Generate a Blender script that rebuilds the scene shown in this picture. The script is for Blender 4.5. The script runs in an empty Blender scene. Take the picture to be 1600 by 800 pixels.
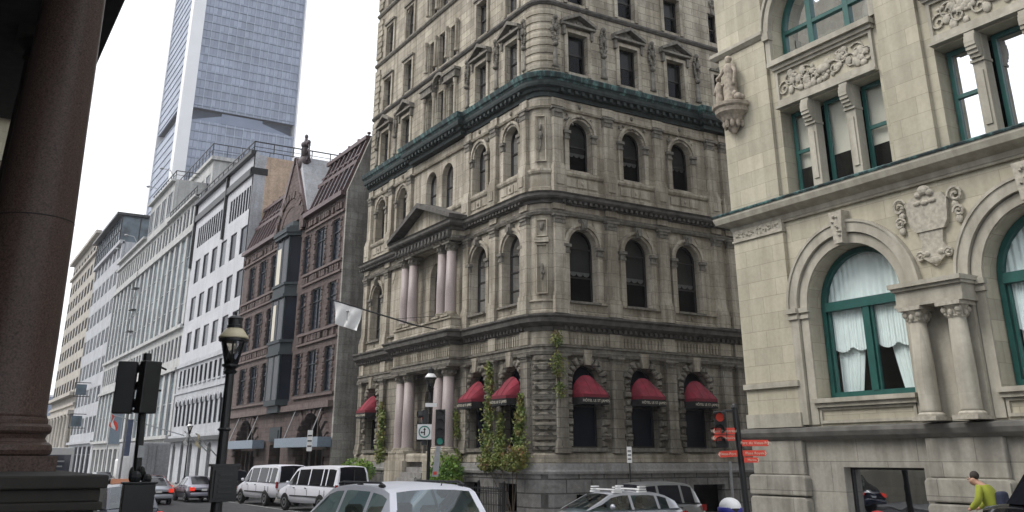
import bpy, bmesh, math, random
from mathutils import Vector, Matrix, noise as mnoise
R = math.radians
sc = bpy.context.scene
col = sc.collection
random.seed(7)
# ---------------------------------------------------------------- camera, world, sun, exposure
EYE = 2.5
cam_d = bpy.data.cameras.new('camera'); cam = bpy.data.objects.new('camera', cam_d); col.objects.link(cam)
cam_d.sensor_width = 36; cam_d.lens = 1426/1600*36; cam_d.shift_y = -0.125
cam_d.clip_start = 0.1; cam_d.clip_end = 4000
cam.location = (0, 0, EYE)
cam.rotation_euler = (R(90)+math.atan(515/1426), 0, -R(31.25))
sc.camera = cam
w = bpy.data.worlds.new('World'); sc.world = w; w.use_nodes = True
nt = w.node_tree; nt.nodes.clear()
sky = nt.nodes.new('ShaderNodeTexSky'); sky.sky_type = 'NISHITA'; sky.sun_disc = False
SUN_EL, SUN_AZ = R(48), R(-70)     # azimuth measured from +Y towards +X
sky.sun_elevation = SUN_EL; sky.sun_rotation = SUN_AZ; sky.dust_density = 4; sky.air_density = 1.0
hs = nt.nodes.new('ShaderNodeHueSaturation'); hs.inputs['Saturation'].default_value = 0.22
cl = nt.nodes.new('ShaderNodeMix'); cl.data_type = 'RGBA'; cl.inputs[0].default_value = .7; cl.inputs[7].default_value = (8.6, 8.8, 9.2, 1)   # closed white cloud over the sky
bg = nt.nodes.new('ShaderNodeBackground'); bg.inputs['Strength'].default_value = 0.15
wo = nt.nodes.new('ShaderNodeOutputWorld')
nt.links.new(sky.outputs[0], hs.inputs['Color']); nt.links.new(hs.outputs[0], cl.inputs[6]); nt.links.new(cl.outputs[2], bg.inputs['Color']); nt.links.new(bg.outputs[0], wo.inputs[0])
sd = bpy.data.lights.new('sun', 'SUN'); sd.energy = 1.6; sd.angle = R(25); sd.color = (1, .95, .88)
so = bpy.data.objects.new('sun', sd); col.objects.link(so)
dirv = Vector((math.sin(SUN_AZ)*math.cos(SUN_EL), math.cos(SUN_AZ)*math.cos(SUN_EL), math.sin(SUN_EL)))
so.rotation_euler = dirv.to_track_quat('Z', 'Y').to_euler(); so.location = dirv*60
vs = sc.view_settings; vs.view_transform = 'Standard'; vs.look = 'None'; vs.exposure = 0.38; vs.gamma = 1; vs.use_curve_mapping = False
sc.cycles.max_bounces = 6; sc.cycles.transparent_max_bounces = 12
# ---------------------------------------------------------------- materials
def newmat(name):
    m = bpy.data.materials.new(name); m.use_nodes = True
    b = m.node_tree.nodes['Principled BSDF']
    return m, m.node_tree, b
def plain(name, c, rough=.6, metal=0, coat=0, var=.12, scale=6, bump=0, spec=.5):
    m, t, b = newmat(name); N = t.nodes; Lk = t.links
    b.inputs['Roughness'].default_value = rough; b.inputs['Metallic'].default_value = metal
    b.inputs['Coat Weight'].default_value = coat; b.inputs['Specular IOR Level'].default_value = spec
    if var > 0:
        g = N.new('ShaderNodeNewGeometry'); n = N.new('ShaderNodeTexNoise'); n.inputs['Scale'].default_value = scale; n.inputs['Detail'].default_value = 5
        Lk.new(g.outputs['Position'], n.inputs['Vector'])
        mr = N.new('ShaderNodeMapRange'); mr.inputs[1].default_value = .3; mr.inputs[2].default_value = .7; mr.inputs[3].default_value = 1-var; mr.inputs[4].default_value = 1+var
        Lk.new(n.outputs['Fac'], mr.inputs[0])
        mx = N.new('ShaderNodeVectorMath'); mx.operation = 'SCALE'; mx.inputs[0].default_value = c
        Lk.new(mr.outputs[0], mx.inputs['Scale']); Lk.new(mx.outputs[0], b.inputs['Base Color'])
        if bump:
            bp = N.new('ShaderNodeBump'); bp.inputs['Strength'].default_value = bump; bp.inputs['Distance'].default_value = .03
            Lk.new(n.outputs['Fac'], bp.inputs['Height']); Lk.new(bp.outputs[0], b.inputs['Normal'])
    else: b.inputs['Base Color'].default_value = (*c, 1)
    return m
def stone(name, c1, c2, bw=1.0, bh=.45, mortar=.5, msize=.012, soot=.5, bump=.4, rough=.85, tint=(.55,.5,.42), speck=.16, rock=0):
    """coursed ashlar in world metres, weather stains and vertical run marks of their own shape"""
    m, t, b = newmat(name); N = t.nodes; Lk = t.links
    g = N.new('ShaderNodeNewGeometry'); s = N.new('ShaderNodeSeparateXYZ'); Lk.new(g.outputs['Position'], s.inputs[0])
    a = N.new('ShaderNodeMath'); a.operation = 'ADD'; Lk.new(s.outputs[0], a.inputs[0]); Lk.new(s.outputs[1], a.inputs[1])
    cx = N.new('ShaderNodeCombineXYZ'); Lk.new(a.outputs[0], cx.inputs[0]); Lk.new(s.outputs[2], cx.inputs[1])
    br = N.new('ShaderNodeTexBrick'); Lk.new(cx.outputs[0], br.inputs['Vector'])
    br.inputs['Scale'].default_value = 1; br.inputs['Brick Width'].default_value = bw; br.inputs['Row Height'].default_value = bh
    br.inputs['Mortar Size'].default_value = msize; br.inputs['Mortar Smooth'].default_value = .3; br.offset = .5
    br.inputs['Color1'].default_value = (*c1, 1); br.inputs['Color2'].default_value = (*c2, 1)
    br.inputs['Mortar'].default_value = (*[x*mortar for x in c1], 1)
    n1 = N.new('ShaderNodeTexNoise'); n1.inputs['Scale'].default_value = .7; n1.inputs['Detail'].default_value = 7; n1.inputs['Roughness'].default_value = .65
    Lk.new(g.outputs['Position'], n1.inputs['Vector'])
    mp = N.new('ShaderNodeMapping'); mp.inputs['Scale'].default_value = (3.2, 3.2, .22); Lk.new(g.outputs['Position'], mp.inputs[0])
    n2 = N.new('ShaderNodeTexNoise'); n2.inputs['Scale'].default_value = 1; n2.inputs['Detail'].default_value = 5; Lk.new(mp.outputs[0], n2.inputs['Vector'])
    mu = N.new('ShaderNodeMath'); mu.operation = 'MULTIPLY'; Lk.new(n1.outputs['Fac'], mu.inputs[0]); Lk.new(n2.outputs['Fac'], mu.inputs[1])
    mr = N.new('ShaderNodeMapRange'); mr.inputs[1].default_value = .17; mr.inputs[2].default_value = .34; mr.inputs[3].default_value = soot; mr.inputs[4].default_value = 0
    Lk.new(mu.outputs[0], mr.inputs[0])
    mx = N.new('ShaderNodeMix'); mx.data_type = 'RGBA'; mx.blend_type = 'MULTIPLY'
    Lk.new(mr.outputs[0], mx.inputs[0]); Lk.new(br.outputs['Color'], mx.inputs[6]); mx.inputs[7].default_value = (*[x*.55 for x in tint], 1)
    n3 = N.new('ShaderNodeTexNoise'); n3.inputs['Scale'].default_value = 9; n3.inputs['Detail'].default_value = 6; Lk.new(g.outputs['Position'], n3.inputs['Vector'])
    m3 = N.new('ShaderNodeMapRange'); m3.inputs[1].default_value = .3; m3.inputs[2].default_value = .7; m3.inputs[3].default_value = 1-speck; m3.inputs[4].default_value = 1+speck
    Lk.new(n3.outputs['Fac'], m3.inputs[0])
    sc_ = N.new('ShaderNodeVectorMath'); sc_.operation = 'SCALE'; Lk.new(mx.outputs[2], sc_.inputs[0]); Lk.new(m3.outputs[0], sc_.inputs['Scale'])
    Lk.new(sc_.outputs[0], b.inputs['Base Color']); b.inputs['Roughness'].default_value = rough
    bp = N.new('ShaderNodeBump'); bp.inputs['Strength'].default_value = bump; bp.inputs['Distance'].default_value = .03
    iv = N.new('ShaderNodeMath'); iv.operation = 'MULTIPLY_ADD'; iv.inputs[1].default_value = -1.2
    Lk.new(br.outputs['Fac'], iv.inputs[0]); Lk.new(n3.outputs['Fac'], iv.inputs[2])
    Lk.new(iv.outputs[0], bp.inputs['Height']); Lk.new(bp.outputs[0], b.inputs['Normal'])
    if rock: bp.inputs['Distance'].default_value = rock; n3.inputs['Scale'].default_value = 5
    return m
def glass(name, tint=(.5,.55,.6), refl=.12, ior=1.5):
    m, t, b = newmat(name); N = t.nodes; Lk = t.links; N.remove(b)
    tr = N.new('ShaderNodeBsdfTransparent'); tr.inputs[0].default_value = (*tint, 1)
    gl = N.new('ShaderNodeBsdfGlossy'); gl.inputs['Roughness'].default_value = .02; gl.inputs['Color'].default_value = (.9,.93,1,1)
    fr = N.new('ShaderNodeFresnel'); fr.inputs[0].default_value = ior
    g = N.new('ShaderNodeNewGeometry'); n = N.new('ShaderNodeTexNoise'); n.inputs['Scale'].default_value = .9; Lk.new(g.outputs['Position'], n.inputs['Vector'])
    bp = N.new('ShaderNodeBump'); bp.inputs['Strength'].default_value = .12; bp.inputs['Distance'].default_value = .05; Lk.new(n.outputs['Fac'], bp.inputs['Height'])
    Lk.new(bp.outputs[0], gl.inputs['Normal'])
    ad = N.new('ShaderNodeMath'); ad.operation = 'ADD'; ad.inputs[1].default_value = refl; ad.use_clamp = True; Lk.new(fr.outputs[0], ad.inputs[0])
    mx = N.new('ShaderNodeMixShader'); Lk.new(ad.outputs[0], mx.inputs[0]); Lk.new(tr.outputs[0], mx.inputs[1]); Lk.new(gl.outputs[0], mx.inputs[2])
    Lk.new(mx.outputs[0], N['Material Output'].inputs[0])
    return m
def emit(name, c, s):
    m, t, b = newmat(name); b.inputs['Base Color'].default_value = (*c, 1); b.inputs['Emission Color'].default_value = (*c, 1); b.inputs['Emission Strength'].default_value = s
    return m
def leafmat(name, cols):
    m, t, b = newmat(name); N = t.nodes; Lk = t.links
    g = N.new('ShaderNodeNewGeometry'); n = N.new('ShaderNodeTexNoise'); n.inputs['Scale'].default_value = 2.3; n.inputs['Detail'].default_value = 6; Lk.new(g.outputs['Position'], n.inputs['Vector'])
    cr = N.new('ShaderNodeValToRGB'); Lk.new(n.outputs['Fac'], cr.inputs[0]); e = cr.color_ramp.elements
    e[0].position = .33; e[0].color = (*cols[0], 1); e[1].position = .68; e[1].color = (*cols[-1], 1)
    for i, c in enumerate(cols[1:-1]): x = cr.color_ramp.elements.new(.33+.35*(i+1)/(len(cols)-1)); x.color = (*c, 1)
    Lk.new(cr.outputs[0], b.inputs['Base Color']); b.inputs['Roughness'].default_value = .65
    return m
M = dict(
 hstone=stone('weathered limestone', (.45,.41,.33), (.335,.305,.25), 1.1, .42, .4, .018, .65, speck=.1),
 hplain=stone('dressed limestone', (.45,.412,.34), (.375,.342,.28), 1.35, .62, .5, .012, .7, .25, speck=.1),
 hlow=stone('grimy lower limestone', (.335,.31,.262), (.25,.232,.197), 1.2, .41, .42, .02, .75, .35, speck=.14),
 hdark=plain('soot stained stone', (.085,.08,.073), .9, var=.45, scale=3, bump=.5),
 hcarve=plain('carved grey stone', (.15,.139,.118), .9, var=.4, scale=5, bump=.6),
 hrock=stone('rock faced limestone', (.27,.25,.21), (.20,.188,.16), .9, .42, .35, .03, .7, .9, rock=.08),
 hbase=stone('grey granite base', (.23,.225,.22), (.19,.187,.182), 1.3, .55, .35, .03, .4, .9, rock=.07),
 hbasep=stone('smooth granite course', (.30,.295,.285), (.27,.265,.26), 1.6, 3, .6, .01, .4, .2),
 pinkg=plain('polished pink granite', (.31,.262,.255), .5, var=.15, scale=25),
 copper=None,
 rstone=stone('pale buff sandstone', (.48,.445,.345), (.375,.35,.275), 1.15, .52, .62, .009, .3, .12, tint=(.7,.66,.6), speck=.05),
 rtrim=stone('buff sandstone trim', (.42,.395,.33), (.38,.36,.30), 2.6, 4, .85, .006, .45, .12, tint=(.65,.62,.56), speck=.06),
 rbase=stone('worn sandstone base', (.34,.325,.28), (.285,.27,.24), 1.9, .8, .5, .012, .6, .2, speck=.08, tint=(.6,.58,.54)),
 rledge=plain('grey stained ledge', (.13,.125,.115), .8, var=.35, scale=2),
 rcarve=plain('carved sandstone', (.36,.335,.28), .9, var=.25, scale=8, bump=.4),
 wstone=stone('white cladding', (.49,.50,.53), (.46,.47,.50), 3.6, 2.0, .85, .012, .22, .1, tint=(.7,.7,.7)),
 peach=stone('peach brick party wall', (.56,.43,.33), (.50,.38,.29), .6, .3, .85, .01, .3, .1),
 bstone=stone('grey beige cladding', (.47,.475,.465), (.43,.435,.43), 1.8, 1.2, .75, .012, .4, .1, tint=(.6,.6,.6)),
 cstone=stone('light grey cladding', (.44,.455,.485), (.41,.425,.455), 2.2, 1.2, .8, .012, .3, .1),
 tan=stone('tan stone cladding', (.46,.43,.38), (.42,.395,.355), 1.4, .7, .75, .012, .4, .1),
 brown=stone('red brown sandstone', (.135,.098,.09), (.095,.072,.068), .7, .33, .55, .02, .45, .9, tint=(.5,.45,.42), rock=.06),
 brownp=plain('red brown smooth sandstone', (.125,.095,.088), .85, var=.3, scale=3, bump=.3),
 mansard=plain('purple brown sheet metal', (.085,.052,.052), .5, var=.25, scale=2),
 party=stone('grey rubble party wall', (.36,.35,.32), (.28,.27,.25), .9, .5, .7, .02, .6, .5),
 greyblue=plain('blue grey sheet metal', (.20,.25,.31), .5, var=.12),
 bay=plain('dark green painted wood', (.009,.019,.025), .6, var=.3),
 green=plain('green painted frame', (.015,.085,.075), .42, var=.15, scale=4),
 dark=plain('near black paint', (.012,.012,.013), .45, var=.2),
 iron=plain('black iron', (.01,.011,.012), .4, var=.2),
 void=plain('dark interior', (.006,.006,.006), .95, var=0, spec=.1),
 frame=plain('dark brown window frame', (.022,.019,.017), .5, var=.2),
 gframe=plain('grey metal frame', (.35,.37,.38), .5, var=.08),
 blind=plain('grey roller blind', (.085,.082,.075), .9, var=.15, scale=1.2),
 valance=plain('pale lace valance', (.30,.29,.27), .9, var=.1),
 cream_refl=plain('cream cloth and reflection', (.60,.57,.49), .9, var=.08, scale=1.2),  # bay curtain, car seats and the painted reflection in one office bay
 curtain=plain('white sheer curtain', (.80,.88,.87), .9, var=.06, scale=3),
 glassh=plain('sky lit curtain glass', (.20,.25,.28), .12, var=.5, scale=.6, spec=.6),
 glassg=plain('office window glass with pale blind', (.05,.055,.065), .2, var=.3, scale=.8, spec=.15),
 glassd=glass('window glass', (.6,.62,.64), 0, 1.22),
 glassr=glass('reflective window glass', (.25,.3,.33), .35),
 glassm=glass('mirror like window glass', (.1,.12,.12), .72),
 glassf=plain('office window glass', (.012,.015,.024), .25, var=.4, scale=.35, spec=.12),
 glassb=plain('blue grey curtain glass', (.085,.115,.14), .15, var=.6, scale=.5, spec=.4),
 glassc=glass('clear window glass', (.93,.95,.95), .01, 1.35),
 cgd=plain('tinted car glass', (.012,.013,.018), .12, var=0, spec=.25),
 cgl=glass('car glass', (.42,.5,.46), .05),
 red=plain('red awning canvas', (.20,.018,.034), .85, var=.38, scale=2.2, bump=.3),
 redd=plain('dark red awning canvas', (.16,.012,.025), .8, var=.1),
 black=plain('black canvas', (.012,.011,.012), .85, var=.1),
 letter=plain('cream lettering', (.6,.56,.46), .7, var=0),
 white=plain('white paint', (.78,.78,.78), .45, var=.04),
 wpaint=plain('white car paint', (.86,.87,.95), .4, coat=.15, var=.02),
 spaint=plain('silver car paint', (.42,.44,.49), .28, metal=.35, coat=.6, var=.02),
 gpaint=plain('grey car paint', (.28,.29,.30), .3, metal=.4, coat=.6, var=.02),
 vpaint=plain('mauve silver car paint', (.30,.30,.36), .28, metal=.4, coat=.6, var=.02),
 bpaint=plain('dark blue car paint', (.02,.025,.05), .25, coat=.7, var=.02),
 kpaint=plain('black car paint', (.008,.008,.01), .22, coat=.8, var=.02),
 rpaint=plain('red car paint', (.22,.02,.02), .3, coat=.6, var=.02),
 tyre=plain('tyre rubber', (.015,.015,.015), .85, var=.1),
 rim=plain('wheel metal', (.32,.33,.35), .35, metal=.7, var=.05),
 plastic=plain('dark plastic trim', (.03,.03,.032), .6, var=.1),
 tail=emit('lit tail lamp', (.75,.04,.02), .55), taild=plain('tail lamp lens', (.28,.01,.012), .25, var=0),
 orange=plain('orange sign plastic', (.85,.38,.22), .5, var=.04),
 lampglass=glass('lantern glass', (.75,.72,.65), .12),
 lampcap=plain('cream enamel cap', (.60,.54,.37), .45, var=.1),
 asphalt=plain('asphalt', (.065,.065,.068), .85, var=.3, scale=1.1, bump=.1),
 walk=stone('concrete sidewalk', (.27,.265,.25), (.24,.235,.225), 1.5, 1.5, .6, .02, .4, .1),
 kerb=plain('granite kerb', (.26,.26,.25), .8, var=.2),
 rsign=plain('red sign panel', (.62,.055,.03), .5, var=.03),
 gsign=plain('sign green', (.01,.20,.15), .5, var=0), ksign=plain('sign black', (.01,.01,.01), .5, var=0),
 bsign=plain('blue banner', (.12,.15,.24), .7, var=.1),
 pgran=plain('brown red granite', (.068,.045,.037), .38, var=.6, scale=45, spec=.2, bump=.05),
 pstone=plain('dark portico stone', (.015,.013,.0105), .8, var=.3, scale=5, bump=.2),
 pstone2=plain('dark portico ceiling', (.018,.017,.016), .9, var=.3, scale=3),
 skin=plain('skin', (.42,.24,.17), .6, var=.05), hair=plain('dark hair', (.03,.022,.018), .8, var=.2),
 yellow=plain('yellow green jersey', (.27,.30,.03), .8, var=.08), navy=plain('navy cloth', (.02,.025,.05), .85, var=.1),
 redcap=plain('red helmet shell', (.5,.012,.015), .6, var=.03), bluecap=plain('blue band', (.03,.03,.25), .5, var=.03),
 stat=plain('weathered carved figure', (.30,.26,.21), .9, var=.35, scale=7, bump=.5),
 bark=plain('bark', (.06,.045,.03), .9, var=.3, scale=12),
 ivy=leafmat('ivy leaves', [(.05,.10,.02),(.13,.18,.04),(.22,.24,.07),(.19,.11,.05)]),
 bush=leafmat('bush leaves', [(.05,.13,.02),(.13,.24,.03),(.25,.30,.05)]),
 bushb=leafmat('autumn bush leaves', [(.08,.13,.03),(.19,.22,.05),(.24,.13,.06)]),
 galv=plain('galvanised steel', (.35,.36,.37), .45, metal=.5, var=.1),
 greenl=emit('green signal lens', (.02,.18,.14), .25), redl=emit('red signal lens', (.5,.04,.02), .12),
 tcon=plain('tower concrete', (.72,.73,.75), .6, var=.05, scale=.1),
)
def copper():
    m, t, b = newmat('green copper'); N = t.nodes; Lk = t.links
    g = N.new('ShaderNodeNewGeometry'); mp = N.new('ShaderNodeMapping'); mp.inputs['Scale'].default_value = (2.2,2.2,.5); Lk.new(g.outputs['Position'], mp.inputs[0])
    n = N.new('ShaderNodeTexNoise'); n.inputs['Scale'].default_value = 1.3; n.inputs['Detail'].default_value = 8; n.inputs['Roughness'].default_value = .7; Lk.new(mp.outputs[0], n.inputs[0])
    cr = N.new('ShaderNodeValToRGB'); e = cr.color_ramp.elements; e[0].position = .38; e[0].color = (.012,.018,.018,1); e[1].position = .62; e[1].color = (.095,.205,.195,1)
    x = e.new(.5); x.color = (.02,.042,.045,1)
    Lk.new(n.outputs[0], cr.inputs[0]); Lk.new(cr.outputs[0], b.inputs['Base Color']); b.inputs['Roughness'].default_value = .7
    return m
M['copper'] = copper()
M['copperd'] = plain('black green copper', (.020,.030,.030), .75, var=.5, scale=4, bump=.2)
def towermat():
    m, t, b = newmat('tower curtain wall'); N = t.nodes; Lk = t.links
    g = N.new('ShaderNodeNewGeometry'); s = N.new('ShaderNodeSeparateXYZ'); Lk.new(g.outputs['Position'], s.inputs[0])
    a = N.new('ShaderNodeMath'); a.operation = 'ADD'; Lk.new(s.outputs[0], a.inputs[0]); Lk.new(s.outputs[1], a.inputs[1])
    cx = N.new('ShaderNodeCombineXYZ'); Lk.new(a.outputs[0], cx.inputs[0]); Lk.new(s.outputs[2], cx.inputs[1])
    br = N.new('ShaderNodeTexBrick'); br.offset = 0; Lk.new(cx.outputs[0], br.inputs['Vector'])
    br.inputs['Scale'].default_value = 1; br.inputs['Brick Width'].default_value = 1.45; br.inputs['Row Height'].default_value = 3.1; br.inputs['Mortar Size'].default_value = .16; br.inputs['Mortar Smooth'].default_value = .1
    br.inputs['Color1'].default_value = (.17,.205,.28,1); br.inputs['Color2'].default_value = (.27,.315,.41,1); br.inputs['Mortar'].default_value = (.15,.185,.26,1)
    n = N.new('ShaderNodeTexNoise'); n.inputs['Scale'].default_value = .09; n.inputs['Detail'].default_value = 4; Lk.new(g.outputs['Position'], n.inputs['Vector'])
    mr = N.new('ShaderNodeMapRange'); mr.inputs[1].default_value = .3; mr.inputs[2].default_value = .7; mr.inputs[3].default_value = .8; mr.inputs[4].default_value = 1.2; Lk.new(n.outputs['Fac'], mr.inputs[0])
    v = N.new('ShaderNodeVectorMath'); v.operation = 'SCALE'; Lk.new(br.outputs['Color'], v.inputs[0]); Lk.new(mr.outputs[0], v.inputs['Scale'])
    Lk.new(v.outputs[0], b.inputs['Base Color']); b.inputs['Roughness'].default_value = .35; b.inputs['Specular IOR Level'].default_value = .6
    return m
M['tower'] = towermat()
# ---------------------------------------------------------------- helpers
def gz(x, y):                       # the road falls gently away from the viewer
    t = max(0, min(1, (y-15.5)/9)); return .34*(1-t*t*(3-2*t))
def empty(name, loc, rz=0, label=None, cat=None, group=None):
    o = bpy.data.objects.new(name, None); col.objects.link(o); o.location = loc; o.rotation_euler = (0,0,rz); o.empty_display_size = .3
    tag(o, label, cat, group); return o
def tag(o, label=None, cat=None, group=None, kind=None):
    if label: o['label'] = label
    if cat: o['category'] = cat
    if group: o['group'] = group
    if kind: o['kind'] = kind
    return o
class Fr:
    def __init__(s, o, u, n): s.o = o; s.u = u; s.n = n
    def __call__(s, u, z, d=0): return (s.o[0]+u*s.u[0]+d*s.n[0], s.o[1]+u*s.u[1]+d*s.n[1], z)
def FX(X): return Fr((X,0), (0,1), (-1,0))      # facade in plane X, u = Y, looking down -X
def FY(Y): return Fr((0,Y), (1,0), (0,-1))      # facade in plane Y, u = X, looking down -Y
FX0 = Fr((0,0), (0,1), (-1,0)); FY0 = Fr((0,0), (1,0), (0,-1))
class MB:
    def __init__(s): s.v = []; s.f = []
    def add(s, vs, fs):
        k = len(s.v); s.v += [tuple(p) for p in vs]; s.f += [tuple(k+i for i in f) for f in fs]
    def box(s, x0,x1,y0,y1,z0,z1):
        s.add([(x,y,z) for x in (x0,x1) for y in (y0,y1) for z in (z0,z1)], [(0,1,3,2),(4,6,7,5),(0,4,5,1),(2,3,7,6),(0,2,6,4),(1,5,7,3)])
    def fbox(s, F, u0,u1,z0,z1,d0,d1):
        s.add([F(u,z,d) for u in (u0,u1) for d in (d0,d1) for z in (z0,z1)], [(0,1,3,2),(4,6,7,5),(0,4,5,1),(2,3,7,6),(0,2,6,4),(1,5,7,3)])
    def fprism(s, F, pts, d0, d1):
        n = len(pts); s.add([F(u,z,d0) for u,z in pts]+[F(u,z,d1) for u,z in pts], [tuple(range(n)), tuple(range(2*n-1,n-1,-1))]+[(i,(i+1)%n,n+(i+1)%n,n+i) for i in range(n)])
    def prism(s, pts, z0, z1):
        n = len(pts); s.add([(x,y,z0) for x,y in pts]+[(x,y,z1) for x,y in pts], [tuple(range(n)), tuple(range(2*n-1,n-1,-1))]+[(i,(i+1)%n,n+(i+1)%n,n+i) for i in range(n)])
    def lathe(s, c, prof, n=16, ax=None):
        k = []
        for r, z in prof:
            for i in range(n): a = 2*math.pi*i/n; k.append((c[0]+r*math.cos(a), c[1]+r*math.sin(a), c[2]+z))
        f = [(j*n+i, j*n+(i+1)%n, (j+1)*n+(i+1)%n, (j+1)*n+i) for j in range(len(prof)-1) for i in range(n)]
        f += [tuple(range(n-1,-1,-1)), tuple(range((len(prof)-1)*n, len(prof)*n))]
        s.add(k, f)
    def tube(s, pts, r, n=8, r2=None):
        P = [Vector(p) for p in pts]; k = []
        for i, p in enumerate(P):
            t = (P[min(i+1,len(P)-1)]-P[max(i-1,0)]).normalized()
            a = Vector((0,0,1)) if abs(t.z) < .9 else Vector((1,0,0))
            u = t.cross(a).normalized(); v = t.cross(u)
            rr = r if r2 is None else r+(r2-r)*i/(len(P)-1)
            for j in range(n): q = 2*math.pi*j/n; k.append(p+u*rr*math.cos(q)+v*rr*math.sin(q))
        m = len(P)
        s.add(k, [(j*n+i, j*n+(i+1)%n, (j+1)*n+(i+1)%n, (j+1)*n+i) for j in range(m-1) for i in range(n)]+[tuple(range(n-1,-1,-1)), tuple(range((m-1)*n, m*n))])
    def bar(s, p0, p1, w, h):
        a = Vector(p0); b = Vector(p1); t = (b-a).normalized(); up = Vector((0,0,1)) if abs(t.z) < .95 else Vector((1,0,0))
        u = t.cross(up).normalized()*w/2; v = t.cross(u).normalized()*h/2
        s.add([a-u-v,a+u-v,a+u+v,a-u+v,b-u-v,b+u-v,b+u+v,b-u+v], [(0,1,2,3),(4,7,6,5),(0,4,5,1),(1,5,6,2),(2,6,7,3),(3,7,4,0)])
    def ring(s, F, uc, zs, r0, r1, d0, d1, n=18, a0=0, a1=math.pi):
        for i in range(n):
            a = a0+(a1-a0)*i/n; b = a0+(a1-a0)*(i+1)/n
            q = [(uc+r0*math.cos(a), zs+r0*math.sin(a)), (uc+r1*math.cos(a), zs+r1*math.sin(a)), (uc+r1*math.cos(b), zs+r1*math.sin(b)), (uc+r0*math.cos(b), zs+r0*math.sin(b))]
            s.add([F(u,z,d0) for u,z in q]+[F(u,z,d1) for u,z in q], [(0,1,2,3),(7,6,5,4),(1,5,6,2),(0,3,7,4)]+([(0,4,5,1)] if i==0 else [])+([(3,2,6,7)] if i==n-1 else []))
    def archfill(s, F, uc, r, zs, ztop, d0, d1, n=16):     # wall over a round opening, front and soffit
        for i in range(n):
            a = math.pi*i/n; b = math.pi*(i+1)/n
            p = (uc+r*math.cos(a), zs+r*math.sin(a)); q = (uc+r*math.cos(b), zs+r*math.sin(b))
            s.add([F(p[0],p[1],d1),F(q[0],q[1],d1),F(q[0],ztop,d1),F(p[0],ztop,d1),F(p[0],p[1],d0),F(q[0],q[1],d0)], [(0,1,2,3),(0,4,5,1)])
    def blobs(s, pts, seg=6):
        for (x,y,z,rx,ry,rz) in pts:
            v = []; f = []; m = seg
            for j in range(m+1):
                th = math.pi*j/m
                for i in range(seg+2):
                    a = 2*math.pi*i/(seg+2); v.append((x+rx*math.sin(th)*math.cos(a), y+ry*math.sin(th)*math.sin(a), z+rz*math.cos(th)))
            k = seg+2
            f = [(j*k+i, j*k+(i+1)%k, (j+1)*k+(i+1)%k, (j+1)*k+i) for j in range(m) for i in range(k)]
            s.add(v, f)
    def sweep(s, path, prof, closed=False):
        P = [Vector((p[0],p[1])) for p in path]; n = len(P); m = len(prof)
        def right(a, b): d = (b-a).normalized(); return Vector((d.y, -d.x))
        offs = []
        for i in range(n):
            if i == 0: o = right(P[0],P[1])
            elif i == n-1: o = right(P[-2],P[-1])
            else:
                a = right(P[i-1],P[i]); b = right(P[i],P[i+1]); o = (a+b); o = o/ max(.2, o.dot(a))
            offs.append(o)
        v = [(P[i].x+offs[i].x*d, P[i].y+offs[i].y*d, z) for i in range(n) for d, z in prof]
        f = [(i*m+j, i*m+(j+1)%m, (i+1)*m+(j+1)%m, (i+1)*m+j) for i in range(n-1) for j in range(m)]
        f += [tuple(range(m)), tuple((n-1)*m+j for j in range(m-1,-1,-1))]
        s.add(v, f)
    def groups(s):
        """the mesh cut into pieces that stand clear of each other"""
        n = len(s.v); par = list(range(n))
        def find(i):
            while par[i] != i: par[i] = par[par[i]]; i = par[i]
            return i
        for f in s.f:
            a = find(f[0])
            for k in f[1:]: par[find(k)] = a
        isl = {}
        for i in range(n): isl.setdefault(find(i), []).append(i)
        if len(isl) == 1 or len(isl) > 400: return [s]
        ks = list(isl); bb = []
        for k in ks:
            P = [s.v[i] for i in isl[k]]; bb.append((tuple(min(p[a] for p in P) for a in range(3)), tuple(max(p[a] for p in P) for a in range(3))))
        q = list(range(len(ks)))
        def fd(i):
            while q[i] != i: i = q[i]
            return i
        for i in range(len(ks)):
            for j in range(i):
                g = math.sqrt(sum(max(0, bb[i][0][a]-bb[j][1][a], bb[j][0][a]-bb[i][1][a])**2 for a in range(3)))
                z = max(math.dist(*bb[i]), math.dist(*bb[j]))
                if g < .3*z or g < .02: q[fd(i)] = fd(j)
        gr = {}
        for i,k in enumerate(ks): gr.setdefault(fd(i), []).extend(isl[k])
        if len(gr) == 1: return [s]
        own = {}
        for g, ii in gr.items():
            for i in ii: own[i] = g
        out = {g: MB() for g in gr}; idx = {}
        for i in range(n): m = out[own[i]]; idx[i] = len(m.v); m.v.append(s.v[i])
        for f in s.f: out[own[f[0]]].f.append(tuple(idx[i] for i in f))
        return list(out.values())
    def build(s, name, mat, parent=None, smooth=False, loc=None, bevel=0, base=None, split=True):
        """vertices are in world metres unless base is given (then they are already local); far apart pieces become objects of their own"""
        if not s.v: return None
        if split and base is None and parent is not None:
            gs = s.groups()
            if 1 < len(gs) <= 100:
                first = None
                for g_ in gs:
                    o = g_.build(name, mat, parent, smooth, None, bevel, None, False)
                    if first is None: first = o
                return first
        me = bpy.data.meshes.new(name)
        if base is None:
            ref = Vector((0,0,0))
            if parent is not None: ref = worldloc(parent)
            elif loc is not None: ref = Vector(loc)
            vv = [(p[0]-ref.x, p[1]-ref.y, p[2]-ref.z) for p in s.v]
        else: vv = s.v
        me.from_pydata(vv, [], s.f)
        bm = bmesh.new(); bm.from_mesh(me); bmesh.ops.remove_doubles(bm, verts=bm.verts, dist=1e-5) if smooth else None
        bmesh.ops.recalc_face_normals(bm, faces=bm.faces); bm.to_mesh(me); bm.free()
        if smooth: me.polygons.foreach_set('use_smooth', [True]*len(me.polygons))
        me.materials.append(mat)
        o = bpy.data.objects.new(name, me); col.objects.link(o)
        if parent is not None: o.parent = parent
        elif loc is not None: o.location = loc
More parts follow.
